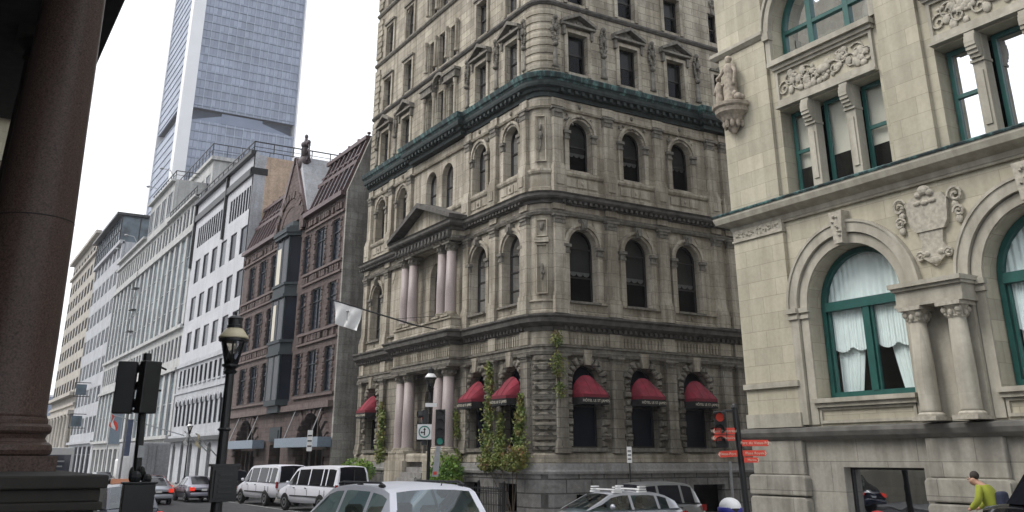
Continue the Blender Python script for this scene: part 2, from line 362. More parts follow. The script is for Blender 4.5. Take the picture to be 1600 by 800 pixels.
        if bevel: b = o.modifiers.new('bevel','BEVEL'); b.width = bevel; b.segments = 2; b.limit_method = 'ANGLE'
        return o
def worldloc(o):
    l = Vector(o.location)
    while o.parent: o = o.parent; l = l+Vector(o.location)
    return l
KIDS = {}
def cp(src, parent, loc):            # copy a part (with its sub-parts)
    c = src.copy(); col.objects.link(c); c.parent = parent; c.location = loc
    for ch in src.children_recursive if False else KIDS.get(src.name, []):
        d = ch.copy(); col.objects.link(d); d.parent = c
    return c
def text(body, size, F, u, z, d, mat, parent, name='lettering', align='CENTER', flip=False):
    cu = bpy.data.curves.new('t', 'FONT'); cu.body = body; cu.size = size; cu.align_x = align; cu.align_y = 'CENTER'; cu.extrude = .004; cu.space_character = 1.05
    ob = bpy.data.objects.new('t', cu); col.objects.link(ob)
    dg = bpy.context.evaluated_depsgraph_get(); me = bpy.data.meshes.new_from_object(ob.evaluated_get(dg)); bpy.data.objects.remove(ob)
    up = Vector((0,0,1)); nrm = Vector((F.n[0],F.n[1],0)); rt = up.cross(nrm)
    mtx = Matrix((rt, up, nrm)).transposed().to_4x4(); mtx.translation = Vector(F(u,z,d))-(worldloc(parent) if parent else Vector())
    me.transform(mtx); me.materials.clear(); me.materials.append(mat)
    o = bpy.data.objects.new(name, me); col.objects.link(o); o.parent = parent
    return o
def wall_band(mb, F, u0, u1, z0, z1, ops, th=.35, d=0):
    """wall between u0..u1, z0..z1 with openings (uc, w, zb, zt, arch)"""
    ops = sorted(ops); c = u0
    for (uc,w,zb,zt,ar) in ops:
        a, b = uc-w/2, uc+w/2
        if a > c: mb.fbox(F, c, a, z0, z1, d-th, d)
        if zb > z0: mb.fbox(F, a, b, z0, zb, d-th, d)
        if ar: mb.archfill(F, uc, w/2, zt-w/2, z1, d-th, d)
        elif zt < z1: mb.fbox(F, a, b, zt, z1, d-th, d)
        c = b
    if c < u1: mb.fbox(F, c, u1, z0, z1, d-th, d)
WC = {}
def window(F, uc, w, zb, zt, arch, parent, rec=.3, fm='frame', gm='glassd', fw=.07, rails=(.5,), mull=0, blind=None, bm='blind', name='window', spring=None):
    """frame with a pane and, behind it, an optional blind; meshes are shared between equal windows"""
    isx = abs(F.n[0]) > .5; F0 = FX0 if isx else FY0
    h = round(zt-zb,3); key = (isx, round(w,3), h, arch, rec, fm, gm, fw, rails, mull, blind, bm, name)
    pos = Vector(F(uc, zb, 0))
    if key in WC:
        src = WC[key]; return cp(src, parent, pos-worldloc(parent))
    r = w/2; zs = h-r if arch else h
    f = MB(); d0, d1 = -rec-.04, -rec+.04
    f.fbox(F0, -r, -r+fw, 0, zs, d0, d1); f.fbox(F0, r-fw, r, 0, zs, d0, d1); f.fbox(F0, -r+fw, r-fw, 0, fw, d0, d1)
    if arch: f.ring(F0, 0, zs, r-fw, r, d0, d1, 14)
    else: f.fbox(F0, -r+fw, r-fw, h-fw, h, d0, d1)
    for t in rails: f.fbox(F0, -r+fw, r-fw, h*t-fw*.45, h*t+fw*.45, d0+.01, d1+.01)
    for k in range(mull):
        x = -r+(k+1)*w/(mull+1); f.fbox(F0, x-fw*.4, x+fw*.4, fw, (zs+ (math.sqrt(max(0,r*r-x*x)) if arch else 0))-fw, d0+.005, d1+.005)
    root = f.build(name, M[fm], parent, base=1); root.location = pos-worldloc(parent)
    def outline(dd, top, ins=.03):
        pts = [(-r+ins,ins),(r-ins,ins),(r-ins,min(zs,top))]
        if arch and top > zs: pts += [((r-ins)*math.cos(math.pi*i/12), min(top, zs+(r-ins)*math.sin(math.pi*i/12))) for i in range(1,12)]
        pts += [(-r+ins,min(zs,top))]
        return [F0(u,z,dd) for u,z in pts]
    p = MB(); o = outline(-rec-.02, h-.03); p.add(o, [tuple(range(len(o)))])
    pane = p.build('pane', M[gm], root, base=1); kids = [pane]
    if blind:
        bm_ = MB(); zb2 = h*(1-blind)
        pts = [(-r+.04,zb2),(r-.04,zb2),(r-.04,zs)]+([((r-.04)*math.cos(math.pi*i/12), zs+(r-.04)*math.sin(math.pi*i/12)) for i in range(1,12)] if arch else [])+[(-r+.04,zs)]
        q = [F0(u,z,-rec-.14) for u,z in pts]; bm_.add(q, [tuple(range(len(q)))])
        kids.append(bm_.build('blind', M[bm], root, base=1))
        if arch and blind > .45:
            sv = MB(); k_ = 4; wd = (w-.1)/k_
            for i in range(k_):
                c_ = -r+.05+wd*(i+.5); q = [F0(c_-wd/2, zb2+.06, -rec-.12), F0(c_+wd/2, zb2+.06, -rec-.12)]+[F0(c_+wd/2*math.cos(math.pi*t/6), zb2-.14*math.sin(math.pi*t/6), -rec-.12) for t in range(7)]
                sv.add(q, [tuple(range(len(q)))])
            kids.append(sv.build('valance', M['valance'], root, base=1))
    KIDS[root.name] = kids; WC[key] = root
    return root
def carve(F, uc, zc, w, h, d, n, rng, out=.05):
    """scrolling relief made of rounded lumps inside a rectangle"""
    pts = []
    for _ in range(n):
        u = uc+rng.uniform(-w/2,w/2); z = zc+rng.uniform(-h/2,h/2); r = rng.uniform(.25,.6)*min(w,h)*.35
        p = F(u,z,d); e = out
        pts.append((p[0],p[1],p[2], e if abs(F.n[0])>.5 else r, r if abs(F.n[0])>.5 else e, r*rng.uniform(.6,1.3)))
    return pts
rng = random.Random(11)
def leaves(mb, pts, size, rng, sp=.0):
    for p in pts:
        a = Vector((rng.gauss(0,1),rng.gauss(0,1),rng.gauss(0,1))).normalized(); b = a.cross(Vector((rng.gauss(0,1),rng.gauss(0,1),rng.gauss(0,1)))).normalized()
        s = size*rng.uniform(.6,1.4); q = Vector(p)
        mb.add([q-a*s*.6, q+b*s*.4, q+a*s*.6, q-b*s*.4], [(0,1,2,3)])
#SECTION hotel
def fluted_capital(mb, F, uc, zb, zt, w, d0, d1):
    mb.fbox(F, uc-w/2-.02, uc+w/2+.02, zb, zb+.05, d0, d1+.03)
    n = 4
    for row in range(2):
        z0 = zb+.05+(zt-zb-.15)*row/2; z1 = z0+(zt-zb-.15)/2
        for k in range(n):
            a = uc-w/2+w*k/n; e = .03+.05*row
            mb.fprism(F, [(a-e*.2,z0),(a+w/n*.85,z0),(a+w/n*.95,z1),(a+w/n*.4,z1+.02),(a-e*.2,z1)], d0, d1+.02+.04*row)
    mb.fbox(F, uc-w/2-.1, uc+w/2+.1, zt-.1, zt, d0, d1+.1)
def pilaster(F, uc, w, z0, z1, dep, parent, mat='hplain', cap=.55, basez=.25, name='pilaster', panel=False, d0=.0):
    m = MB(); m.fbox(F, uc-w/2, uc+w/2, z0+basez, z1-cap, d0, dep)
    m.fbox(F, uc-w/2-.07, uc+w/2+.07, z0, z0+basez*.55, d0, dep+.07); m.fbox(F, uc-w/2-.035, uc+w/2+.035, z0+basez*.55, z0+basez, d0, dep+.035)
    o = m.build(name, M[mat], parent)
    c = MB(); fluted_capital(c, F, uc, z1-cap, z1, w, d0, dep); c.build('capital', M['hcarve'], o)
    return o
def arch_bay(F, uc, w, zb, zt, parent, imp=True, jamb=.32, dep=.12, key=True, ring=.28):
    """moulded archivolt on two jamb strips with impost blocks"""
    r = w/2; zs = zt-r; a = MB()
    a.ring(F, uc, zs, r, r+ring*.45, 0, dep*.6); a.ring(F, uc, zs, r+ring*.5, r+ring, 0, dep*1.25)
    o = a.build('archivolt', M['hplain'], parent)
    j = MB()
    for s in (-1,1):
        j.fbox(F, uc+s*(r+jamb/2)-jamb/2+.02, uc+s*(r+jamb/2)+jamb/2-.02, zb-.1, zs-.42, 0, dep)
    j.build('jamb', M['hplain'], parent)
    i = MB()
    for s in (-1,1):
        c = uc+s*(r+jamb/2)
        i.fbox(F, c-jamb/2-.01, c+jamb/2+.01, zs-.42, zs-.30, 0, dep+.04); i.fbox(F, c-jamb/2+.02, c+jamb/2-.02, zs-.30, zs-.14, 0, dep+.02); i.fbox(F, c-jamb/2-.05, c+jamb/2+.05, zs-.14, zs, 0, dep+.09)
    i.build('impost', M['hcarve'], parent)
    if key:
        k = MB(); k.fprism(F, [(uc-.11,zt-.05),(uc+.11,zt-.05),(uc+.19,zt+.45),(uc-.19,zt+.45)], 0, dep+.14)
        k.fprism(F, [(uc-.08,zt+.02),(uc+.08,zt+.02),(uc+.13,zt+.3),(uc-.13,zt+.3)], dep+.14, dep+.22); k.build('keystone', M['hcarve'], parent)
def rustic(F, uc, w, zb, zt, parent):
    """rock faced blocks up the jambs and round the arch"""
    r = w/2; zs = zt-r; m = MB(); n = 9; hh = (zs-zb)/n
    for s in (-1,1):
        for k in range(n):
            ln = .42 if k%2 else .27; e = rng.uniform(.09,.16) if k%2 == 0 else rng.uniform(.15,.22)
            a, b = sorted((uc+s*r, uc+s*(r+ln))); z0 = zb+k*hh+.012; z1 = zb+(k+1)*hh-.012
            # pillow faced block
            ui, zi = .07, .06
            v = [F(a,z0,0),F(b,z0,0),F(b,z1,0),F(a,z1,0),F(a+.01,z0,e*.55),F(b-.01,z0,e*.55),F(b-.01,z1,e*.55),F(a+.01,z1,e*.55),F(a+ui,z0+zi,e),F(b-ui,z0+zi,e),F(b-ui,z1-zi,e),F(a+ui,z1-zi,e)]
            m.add(v, [(0,1,5,4),(1,2,6,5),(2,3,7,6),(3,0,4,7),(4,5,9,8),(5,6,10,9),(6,7,11,10),(7,4,8,11),(8,9,10,11)])
    k = 11
    for i in range(k):
        if i == k//2: continue
        a0 = math.pi*i/k+.02; a1 = math.pi*(i+1)/k-.02; L = .42 if i%2 else .3; e = rng.uniform(.12,.2)
        def P(rr,a,d): return F(uc+rr*math.cos(a), zs+rr*math.sin(a), d)
        am = .06
        v = [P(r,a0,0),P(r+L,a0,0),P(r+L,a1,0),P(r,a1,0),P(r,a0,e*.5),P(r+L,a0,e*.5),P(r+L,a1,e*.5),P(r,a1,e*.5),P(r+.08,a0+am,e),P(r+L-.08,a0+am,e),P(r+L-.08,a1-am,e),P(r+.08,a1-am,e)]
        m.add(v, [(0,1,5,4),(1,2,6,5),(2,3,7,6),(3,0,4,7),(4,5,9,8),(5,6,10,9),(6,7,11,10),(7,4,8,11),(8,9,10,11)])
    m.build('rusticated_surround', M['hrock'], parent)
    q = MB(); q.fprism(F, [(uc-.13,zt-.02),(uc+.13,zt-.02),(uc+.24,zt+.62),(uc-.24,zt+.62)], 0, .26); q.build('keystone', M['hplain'], parent)
def awning(F, uc, w, zr, ztop, D, parent, txt):
    m = MB(); na, nb = 20, 8; H = ztop-zr; v = []
    def rim(a): return (uc+w/2*math.cos(a), D*min(1, (math.sin(a)*2.4)))
    for j in range(nb+1):
        t = math.pi/2*j/nb
        for i in range(na+1):
            a = math.pi*i/na; u, dd = rim(a); zt = H*math.sin(a)
            q_ = j/nb; v.append(F(u, zr+zt*((1-q_)*(1+.42*q_)), .02+dd*q_))
    f = [(j*(na+1)+i, j*(na+1)+i+1, (j+1)*(na+1)+i+1, (j+1)*(na+1)+i) for j in range(nb) for i in range(na)]
    v = [(p[0]+rng.uniform(-.006,.006), p[1]+rng.uniform(-.006,.006), p[2]-(.012 if (k_%(na+1))%4 == 2 else 0)) for k_,p in enumerate(v)]
    m.add(v, f); o = m.build('awning', M['red'], parent, smooth=True)
    for i in (4,8,12,16):
        q = MB(); P_ = [Vector(v[j*(na+1)+i])+Vector((F.n[0]*.008,F.n[1]*.008,.008)) for j in range(nb+1)]; q.tube(P_, .009, 5); q.build('seam', M['redd'], o)
    for (z0,z1,mt,nm) in ((zr-.13,zr,'redd','awning_trim'),(zr-.43,zr-.13,'black','valance')):
        q = MB(); v = []; f = []
        for i in range(na+1):
            a = math.pi*i/na; u, dd = rim(a); v += [F(u,z0,.02+dd), F(u,z1,.02+dd)]
        f = [(2*i,2*i+2,2*i+3,2*i+1) for i in range(na)]
        q.add(v, f); q.build(nm, M[mt], o)
    text(txt, .155, F, uc, zr-.28, D+.03, M['letter'], o)
def hotel():
    X, Y = 22.0, 33.8
    H = empty('corner_hotel', (X, Y, 0), label='tall sooty limestone hotel on the corner with green copper cornice and red awnings', cat='building')
    FM, FS = FX(X), FY(Y); YE, XE = 54.2, 50.0; TOP = 41
    mb = [36.2, 39.35, 48.85, 52.0]; PC = 44.1; sb = [24.3, 27.5, 30.65, 35.6, 38.8, 42.0, 45.2]
    cor = [(X,34.7),(X+.07,34.36),(X+.26,34.06),(X+.56,33.87),(X+.9,Y)]
    path = [(X,YE)]+cor+[(XE,Y)]
    PX = .75; ph = 3.3
    pathp = [(X,YE),(X,PC+ph),(X-PX,PC+ph),(X-PX,PC-ph),(X,PC-ph)]+cor+[(XE,Y)]
    # dark core behind the glass
    c = MB(); c.prism([(X+1.0,YE-.9),(X+1.0,Y+1.6),(X+1.6,Y+1.0),(XE-.5,Y+1.0),(XE-.5,YE-.9)], 0, TOP-.6); c.build('interior', M['void'], H)
    rows_m = {}; 
    wl = MB(); wr = MB()     # plain ashlar upper walls / lower walls
    def band(mbd, z0, z1, om, os_, th=.4):
        wall_band(mbd, FM, 34.7, YE, z0, z1, om, th); wall_band(mbd, FS, X+.9, XE, z0, z1, os_, th)
        mbd.prism([cor[0],cor[1],cor[2],cor[3],cor[4],(X+.9,34.7)], z0, z1)
    # ground storey 2.25 - 8
    G = (2.9, 6.35, 1.55)
    mlow = [36.2, 39.35, 52.0]
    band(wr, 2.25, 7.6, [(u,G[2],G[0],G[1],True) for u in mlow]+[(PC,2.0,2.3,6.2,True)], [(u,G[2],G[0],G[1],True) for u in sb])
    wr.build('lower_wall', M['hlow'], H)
    g = MB(); band(g, 7.6, 9.0, [], []); W2 = (9.1, 12.45, 1.55)
    band(g, 9.0, 13.3, [(u,W2[2],W2[0],W2[1],True) for u in mlow+[PC]], [(u,W2[2],W2[0],W2[1],True) for u in sb])
    band(g, 13.3, 15.2, [], []); W3 = (15.3, 17.85, 1.32)
    band(g, 15.2, 18.7, [(u,W3[2],W3[0],W3[1],True) for u in mb+[PC-1.0,PC+1.0]], [(u,W3[2],W3[0],W3[1],True) for u in sb])
    g.build('middle_wall', M['hplain'], H)
    # upper storeys
    tops = [(20.2,22.45,1.2),(24.2,26.2,1.15),(28.05,30.1,1.15),(31.9,33.9,1.1),(35.7,37.6,1.1)]
    zz = [18.7, 23.9, 27.8, 31.6, 35.4, TOP]
    for i,(zb,zt,w) in enumerate(tops):
        ar = i >= 2
        band(wl, zz[i], zz[i+1], [(u,w,zb if i else 20.35,zt,ar) for u in mb]+[(PC-1.35,.8,zb,zt,False),(PC,1.0,zb,zt+.1,False),(PC+1.35,.8,zb,zt,False)],
             [(u,w,zb if i else 20.35,zt,False) for u in sb[:3]+sb[4:]]+[(33.75,.7,zb+.1,zt-.1,False)])
    wl.build('upper_wall', M['hstone'], H)
    rf = MB(); rf.prism([(X-.2,YE+.1),(X-.2,34.6),(X+.8,Y-.2),(XE,Y-.2),(XE,YE+.1)], TOP, TOP+.5); rf.build('roof', M['hdark'], H)
    # windows
    bl = [None,.45,.35,.6,.5]
    for k,u in enumerate(mlow+[PC]):
        if u != PC: window(FM, u, G[2], G[0], G[1], True, H, rec=.38, gm='glassf')
        window(FM, u, W2[2], W2[0], W2[1], True, H, rec=.38, rails=(.22,.48,.72), blind=.5)
    for u in mb+[PC-1.0,PC+1.0]: window(FM, u, W3[2], W3[0], W3[1], True, H, rec=.36, blind=.5)
    for k,u in enumerate(sb[:5]):
        window(FS, u, G[2], G[0], G[1], True, H, rec=.38, gm='glassf')
        window(FS, u, W2[2], W2[0], W2[1], True, H, rec=.38, rails=(.35,.75), blind=.58)
        window(FS, u, W3[2], W3[0], W3[1], True, H, rec=.36, blind=[.62,.6,.5,.6,.5][k])
    for i,(zb,zt,w) in enumerate(tops):
        zb2 = zb if i else 20.35
        for k,u in enumerate(mb): window(FM, u, w, zb2, zt, i>=2, H, rec=.28, blind=[.5,.35,.6,.45][(k+i)%4])
        for u in sb[:3]+sb[4:5]: window(FS, u, w, zb2, zt, False, H, rec=.28, blind=[.5,.62,.42][int(u)%3])
        window(FS, 33.75, .7, zb+.1, zt-.1, False, H, rec=.28)
        for u,ww in ((PC-1.35,.8),(PC,1.0),(PC+1.35,.8)): window(FM, u, ww, zb, zt+(.1 if u==PC else 0), False, H, rec=.28, blind=.4)
    # base: rock faced granite with basement openings
    b = MB()
    wall_band(b, FM, 34.45, YE, 0, 1.85, [(36.2,1.5,.3,1.45,False),(39.35,1.5,.3,1.45,False)], .5, .25)
    wall_band(b, FS, X+.65, XE, 0, 1.85, [(24.3,1.6,-.01,1.05,False),(30.9,1.9,-.01,1.35,False)], .5, .25)
    b.prism([(X-.25,34.45),(X-.18,34.2),(X+.08,33.8),(X+.4,33.6),(X+.65,Y-.25),(X+.65,34.45)], 0, 1.85)
    b.build('base_wall', M['hbase'], H)
    m = MB(); m.sweep(path, [(-.1,1.85),(.34,1.85),(.36,1.95),(.33,2.02),(.3,2.25),(-.1,2.3)]); m.build('base_course', M['hbasep'], H)
    m = MB(); m.sweep(pathp, [(-.1,2.3),(.12,2.3),(.12,2.6),(.05,2.68),(-.1,2.7)]); m.build('plinth_course', M['hplain'], H)
    # mouldings
    def swp(nm, pth, prof, mat): q = MB(); q.sweep(pth, prof); return q.build(nm, M[mat], H)
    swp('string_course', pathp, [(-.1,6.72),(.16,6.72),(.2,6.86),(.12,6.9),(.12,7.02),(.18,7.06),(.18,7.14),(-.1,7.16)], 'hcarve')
    swp('frieze', pathp, [(-.1,7.16),(.08,7.16),(.08,7.74),(-.1,7.74)], 'hplain')
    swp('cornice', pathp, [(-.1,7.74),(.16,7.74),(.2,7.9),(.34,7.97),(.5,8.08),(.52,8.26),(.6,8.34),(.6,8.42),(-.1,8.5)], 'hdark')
    swp('pedestal_band', pathp, [(-.1,8.5),(.16,8.5),(.16,8.6),(.09,8.64),(.09,8.98),(.17,9.02),(.17,9.1),(-.1,9.12)], 'hplain')
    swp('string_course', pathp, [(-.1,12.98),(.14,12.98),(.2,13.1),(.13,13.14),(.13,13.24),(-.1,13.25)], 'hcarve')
    swp('frieze', pathp, [(-.1,13.25),(.09,13.25),(.09,13.55),(-.1,13.55)], 'hplain')
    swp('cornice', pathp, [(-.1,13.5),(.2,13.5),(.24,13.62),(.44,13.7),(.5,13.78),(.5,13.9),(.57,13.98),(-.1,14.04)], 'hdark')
    swp('pedestal_band', path, [(-.1,14.04),(.16,14.04),(.16,14.25),(.09,14.3),(.09,14.9),(.16,14.95),(.2,15.05),(.2,15.15),(-.1,15.2)], 'hplain')
    swp('string_course', path, [(-.1,18.2),(.12,18.2),(.17,18.3),(.1,18.34),(-.1,18.35)], 'hplain')
    swp('frieze', path, [(-.1,18.35),(.07,18.35),(.07,18.72),(-.1,18.72)], 'hplain')
    rs = []                           # copper cornice breaks forward over the doubled pilasters
    PB = 3.1
    pathc = [(X,YE),(X,PC+PB),(X-.3,PC+PB),(X-.3,PC-PB),(X,PC-PB)]+cor+[(32.2,Y),(32.2,Y-.3),(34.1,Y-.3),(34.1,Y),(XE,Y)]
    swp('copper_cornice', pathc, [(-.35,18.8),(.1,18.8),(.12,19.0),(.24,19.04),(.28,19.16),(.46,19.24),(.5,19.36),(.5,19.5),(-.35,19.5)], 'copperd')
    swp('copper_gutter', pathc, [(-.35,19.502),(.52,19.502),(.54,19.56),(.62,19.62),(.68,19.84),(.64,19.88),(-.35,20.12)], 'copper')
    m = MB()                          # copper brackets and dentils
    def alongs(step, fn):
        u = 35.0
        while u < YE: fn(FM,u, abs(u-PC) < PB and .3 or 0); u += step
        u = X+1.1
        while u < 40: fn(FS,u, .3 if 32.2 < u < 34.1 else 0); u += step
    alongs(.42, lambda F,u,e: m.fbox(F, u-.08, u+.08, 19.03, 19.23, e, .4+e)); m.build('copper_bracket', M['copperd'], H)
    m = MB(); alongs(.3, lambda F,u,e: m.fbox(F, u-.07, u+.07, 7.8, 7.95, (PX if F is FM and abs(u-PC) < ph else 0), .3+(PX if F is FM and abs(u-PC) < ph else 0)))
    alongs(.3, lambda F,u,e: m.fbox(F, u-.07, u+.07, 13.55, 13.68, 0, .4) if not (F is FM and abs(u-PC) < ph) else None); m.build('dentil_course', M['hdark'], H)
    m = MB(); alongs(.2, lambda F,u,e: m.fbox(F, u-.05, u+.05, 7.2, 7.62, .05, .14+(PX if F is FM and abs(u-PC) < ph else 0))); m.build('frieze_ribs', M['hplain'], H)
    for i,z in enumerate((23.86,27.75,31.55,35.35)):
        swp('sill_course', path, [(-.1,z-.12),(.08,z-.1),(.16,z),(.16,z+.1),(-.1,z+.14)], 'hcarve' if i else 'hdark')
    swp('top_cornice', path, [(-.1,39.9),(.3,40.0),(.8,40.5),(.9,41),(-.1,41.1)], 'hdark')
    # pilasters, pedestals
    pm = [34.95, 37.78, 40.5, 47.7, 50.42, 53.6]; ps = [22.95+.0, 25.92, 29.08, 32.62, 33.6, 37.2, 40.4]
    for F, L in ((FM,pm),(FS,ps)):
        for u in L:
            w = .56
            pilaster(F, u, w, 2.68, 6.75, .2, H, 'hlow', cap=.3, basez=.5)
            pilaster(F, u, w, 9.12, 13.0, .2, H, 'hplain', cap=.42, basez=.32)
            pilaster(F, u, w*.92, 15.2, 18.25, .2, H, 'hplain', cap=.5, basez=.25)
            q = MB(); q.fbox(F, u-.38, u+.38, 8.5, 9.1, .05, .3); q.fbox(F, u-.36, u+.36, 14.05, 15.18, .05, .3); q.fbox(F, u-.2, u+.2, 14.4, 14.85, .3, .34); q.build('pedestal', M['hplain'], H)
            q = MB(); q.fbox(F, u-.34, u+.34, 7.16, 7.74, .02, .2); q.fbox(F, u-.34, u+.34, 13.24, 13.5, .02, .2); q.fbox(F, u-.32, u+.32, 18.34, 18.72, .02, .18); q.build('frieze_block', M['hplain'], H)
    for F, L in ((FM,mb),(FS,sb)):
        for u in L:
            low = u != 48.85
            if low: arch_bay(F, u, W2[2], W2[0], W2[1], H); rustic(F, u, G[2], G[0], G[1], H)
            arch_bay(F, u, W3[2], W3[0], W3[1], H, key=False, ring=.25, jamb=.28)
            q = MB(); q.fbox(F, u-.95, u+.95, 2.74, 2.9, .02, .2); q.fbox(F, u-.85, u+.85, 9.0, 9.1, .1, .24); q.build('sill', M['hcarve'], H)
            q = MB()                  # sunk panels between the pedestals, with a boss
            for a,bz,e in ((u-.9,u-.35,.13),(u-.25,u+.25,.14),(u+.35,u+.9,.13)): q.fbox(F, a, bz, 14.42, 14.82, .09, e)
            q.blobs([(*F(u,14.62,.15),.07,.07,.1)]); q.blobs([(*F(u,8.8,.1),.06,.06,.09)]); q.build('panel', M['hplain'], H)
            q = MB(); q.blobs(carve(F, u-.62, W3[1]-.02, .42, .5, .06, 9, rng)); q.blobs(carve(F, u+.62, W3[1]-.02, .42, .5, .06, 9, rng)); q.blobs(carve(F, u, W3[1]+.2, .3, .28, .12, 6, rng)); q.blobs([(*F(u,18.53,.09),.09,.09,.12)])
            q.build('spandrel_carving', M['hcarve'], H, smooth=True)
            q = MB()
            for s in (-1,1):
                q.fprism(F, [(u+s*.95,12.2),(u+s*1.15,12.2),(u+s*1.15,12.85),(u+s*.6,12.85)], 0, .03)
            q.build('spandrel', M['hplain'], H)
    for F, L, T in ((FM,mlow,'HÔTEL LE ST-JAMES'),(FS,sb[:4],'HÔTEL LE ST-JAMES')):
        for u in L: awning(F, u, 1.5, 5.08, 5.92, .72, H, T)
    # corner panels: framed cartouches on the rounded corner
    dg = Fr((X+.26,34.06),(-.7071,.7071),(-.7071,-.7071))
    q = MB()
    for z0,z1 in ((9.35,11.6),(11.95,12.75),(15.5,17.8)):
        w = .27; q.fbox(dg,-w,w,z0,z0+.05,0,.1); q.fbox(dg,-w,w,z1-.05,z1,0,.1); q.fbox(dg,-w,-w+.05,z0+.05,z1-.05,0,.1); q.fbox(dg,w-.05,w,z0+.05,z1-.05,0,.1)
    q.fbox(dg,-.33,.33,11.66,11.86,0,.18); q.build('corner_panel', M['hplain'], H)
    q = MB(); P = dg(0,10.4,.08); q.blobs([(*dg(0,10.45,.07),.09,.09,.28),(*dg(.08,10.6,.07),.06,.06,.1),(*dg(-.08,10.3,.07),.06,.06,.1),(*dg(0,10.1,.07),.05,.05,.15),(*dg(0,12.4,.07),.11,.11,.2),(*dg(.07,12.5,.07),.07,.07,.1),(*dg(-.07,12.5,.07),.07,.07,.1),
         (*dg(0,17.2,.07),.09,.09,.18),(*dg(0,16.8,.07),.11,.11,.22),(*dg(0,16.4,.07),.05,.05,.25),(*dg(.05,16.1,.07),.05,.05,.1)]); q.build('cartouche', M['hcarve'], H, smooth=True)
    q = MB()                          # banded quoins on the upper corners
    z = 20.25; k = 0
    while z < 39.5:
        if not any(abs(z+.2-s) < .35 for s in (23.86,27.75,31.55,35.35)):
            q.sweep([(X,35.0-.15*(k%2))]+cor+[(X+1.25-.15*(k%2),Y)], [(-.05,z+.02),(.05,z+.03),(.065,z+.2),(.05,z+.37),(-.05,z+.38)])
            q.fbox(FM, YE-.75-.15*(k%2), YE, z+.02, z+.38, 0, .09)
        z += .42; k += 1
    q.build('quoins', M['hstone'], H)
    q = MB(); z = 2.75
    while z < 6.6: q.sweep([(X,34.66)]+cor+[(X+.62+.28,Y)], [(-.05,z+.02),(.1,z+.05),(.13,z+.2),(.1,z+.34),(-.05,z+.37)]); z += .41
    q.build('corner_quoins', M['hrock'], H)
    # r4 pediments, surrounds, hanging carvings
    def surround(F, u, w, zb, zt, ped):
        q = MB(); r = w/2
        for s in (-1,1): q.fbox(F, u+s*(r+.1)-.1, u+s*(r+.1)+.1, zb-.12, zt+.18, 0, .1)
        q.fbox(F, u-r+.0, u+r, zt, zt+.18, 0, .1)
        q.build('window_surround', M['hplain'], H)
        q = MB()
        if ped == 1:
            for s in (-1,1): q.fbox(F, u+s*(r+.24)-.07, u+s*(r+.24)+.07, zt-.2, zt+.3, 0, .2)
            q.fbox(F, u-r-.42, u+r+.42, zt+.3, zt+.42, 0, .3)
            for s in (-1,1):
                q.fprism(F, [(u+s*(r+.42),zt+.42),(u+s*(r+.42),zt+.58),(u,zt+1.12),(u,zt+.92)], 0, .36)
            q.fprism(F, [(u-r-.35,zt+.42),(u+r+.35,zt+.42),(u,zt+.9)], 0, .03)
            pts = [(*F(u,zt+.58,.1),.1,.1,.1),(*F(u-.2,zt+.52,.1),.1,.1,.07),(*F(u+.2,zt+.52,.1),.1,.1,.07)]; q.blobs(pts)
        elif ped == 2: q.fbox(F, u-r-.22, u+r+.22, zt+.18, zt+.3, 0, .2); q.blobs([(*F(u,zt+.34,.08),.12,.22,.14)]); 
        q.build('pediment' if ped == 1 else 'hood', M['hcarve'], H)
    def dropcarve(F, u, z0, z1):
        q = MB(); h = z1-z0
        q.fprism(F, [(u-.2,z0-.3),(u+.2,z0-.3),(u+.13,z0-.15),(u+.1,z0+h*.3),(u-.1,z0+h*.3),(u-.13,z0-.15)], 0, .1)
        q.blobs([(*F(u,z0+h*.36,.1),.16,.17,.13)])
        for k in range(12):
            t = k/11; z = z0+h*(.42+.5*t); wv = .08+.13*math.sin(t*math.pi)**.7
            for s in (-1,1): q.blobs([(*F(u+s*wv*rng.uniform(.5,1),z,.08),.09,rng.uniform(.05,.09),rng.uniform(.06,.11))], 5)
        q.blobs([(*F(u,z0+h*.95,.12),.13,.13,.15),(*F(u,z0+h*.72,.12),.1,.1,.2)])
        q.build('hanging_carving', M['hcarve'], H, smooth=True)
    for F, L in ((FM,mb),(FS,sb[:3]+sb[4:5])):
        for u in L:
            surround(F, u, 1.2, 20.35, 22.45, 1)
            for i in (1,2,3,4): surround(F, u, tops[i][2], tops[i][0], tops[i][1], 2 if F is FM or i > 1 else 2)
    for u in (25.9,29.08,22.95,32.2): dropcarve(FS, u, 20.7, 23.2)
    for u in (37.75,35.0,50.4,53.3,40.9): dropcarve(FM, u, 20.7, 23.2)
    surround(FS, 33.75, .7, 20.4, 22.3, 2)
    for i in (1,2): dropcarve(FS, 33.75, tops[i][1]+.1, tops[i][1]+.7)
    q = MB()                          # three-light group: little columns, entablature and broken pediment
    for u in (PC-.72,PC+.72,PC-1.95,PC+1.95):
        for (zb,zt) in ((20.3,22.6),(24.3,26.3),(28.1,30.1)):
            p = FM(u,0,.16); q.lathe((p[0],p[1],zb), [(.12,0),(.12,.1),(.09,.14),(.085,zt-zb-.3),(.12,zt-zb-.2),(.14,zt-zb)], 10)
    q.build('mullion_column', M['hplain'], H)
    q = MB(); q.fbox(FM, PC-2.2, PC-.65, 22.65, 23.05, 0, .34); q.fbox(FM, PC+.65, PC+2.2, 22.65, 23.05, 0, .34); q.fbox(FM, PC-2.3, PC-.65, 23.05, 23.2, 0, .42); q.fbox(FM, PC+.65, PC+2.3, 23.05, 23.2, 0, .42)
    q.ring(FM, PC, 22.75, .68, .85, 0, .34, 12); q.blobs(carve(FM, PC, 23.1, 1.2, .4, .15, 10, rng)); q.build('group_entablature', M['hcarve'], H)
    # porch: paired granite columns, entablatures and pediment
    FP = FX(X-PX)
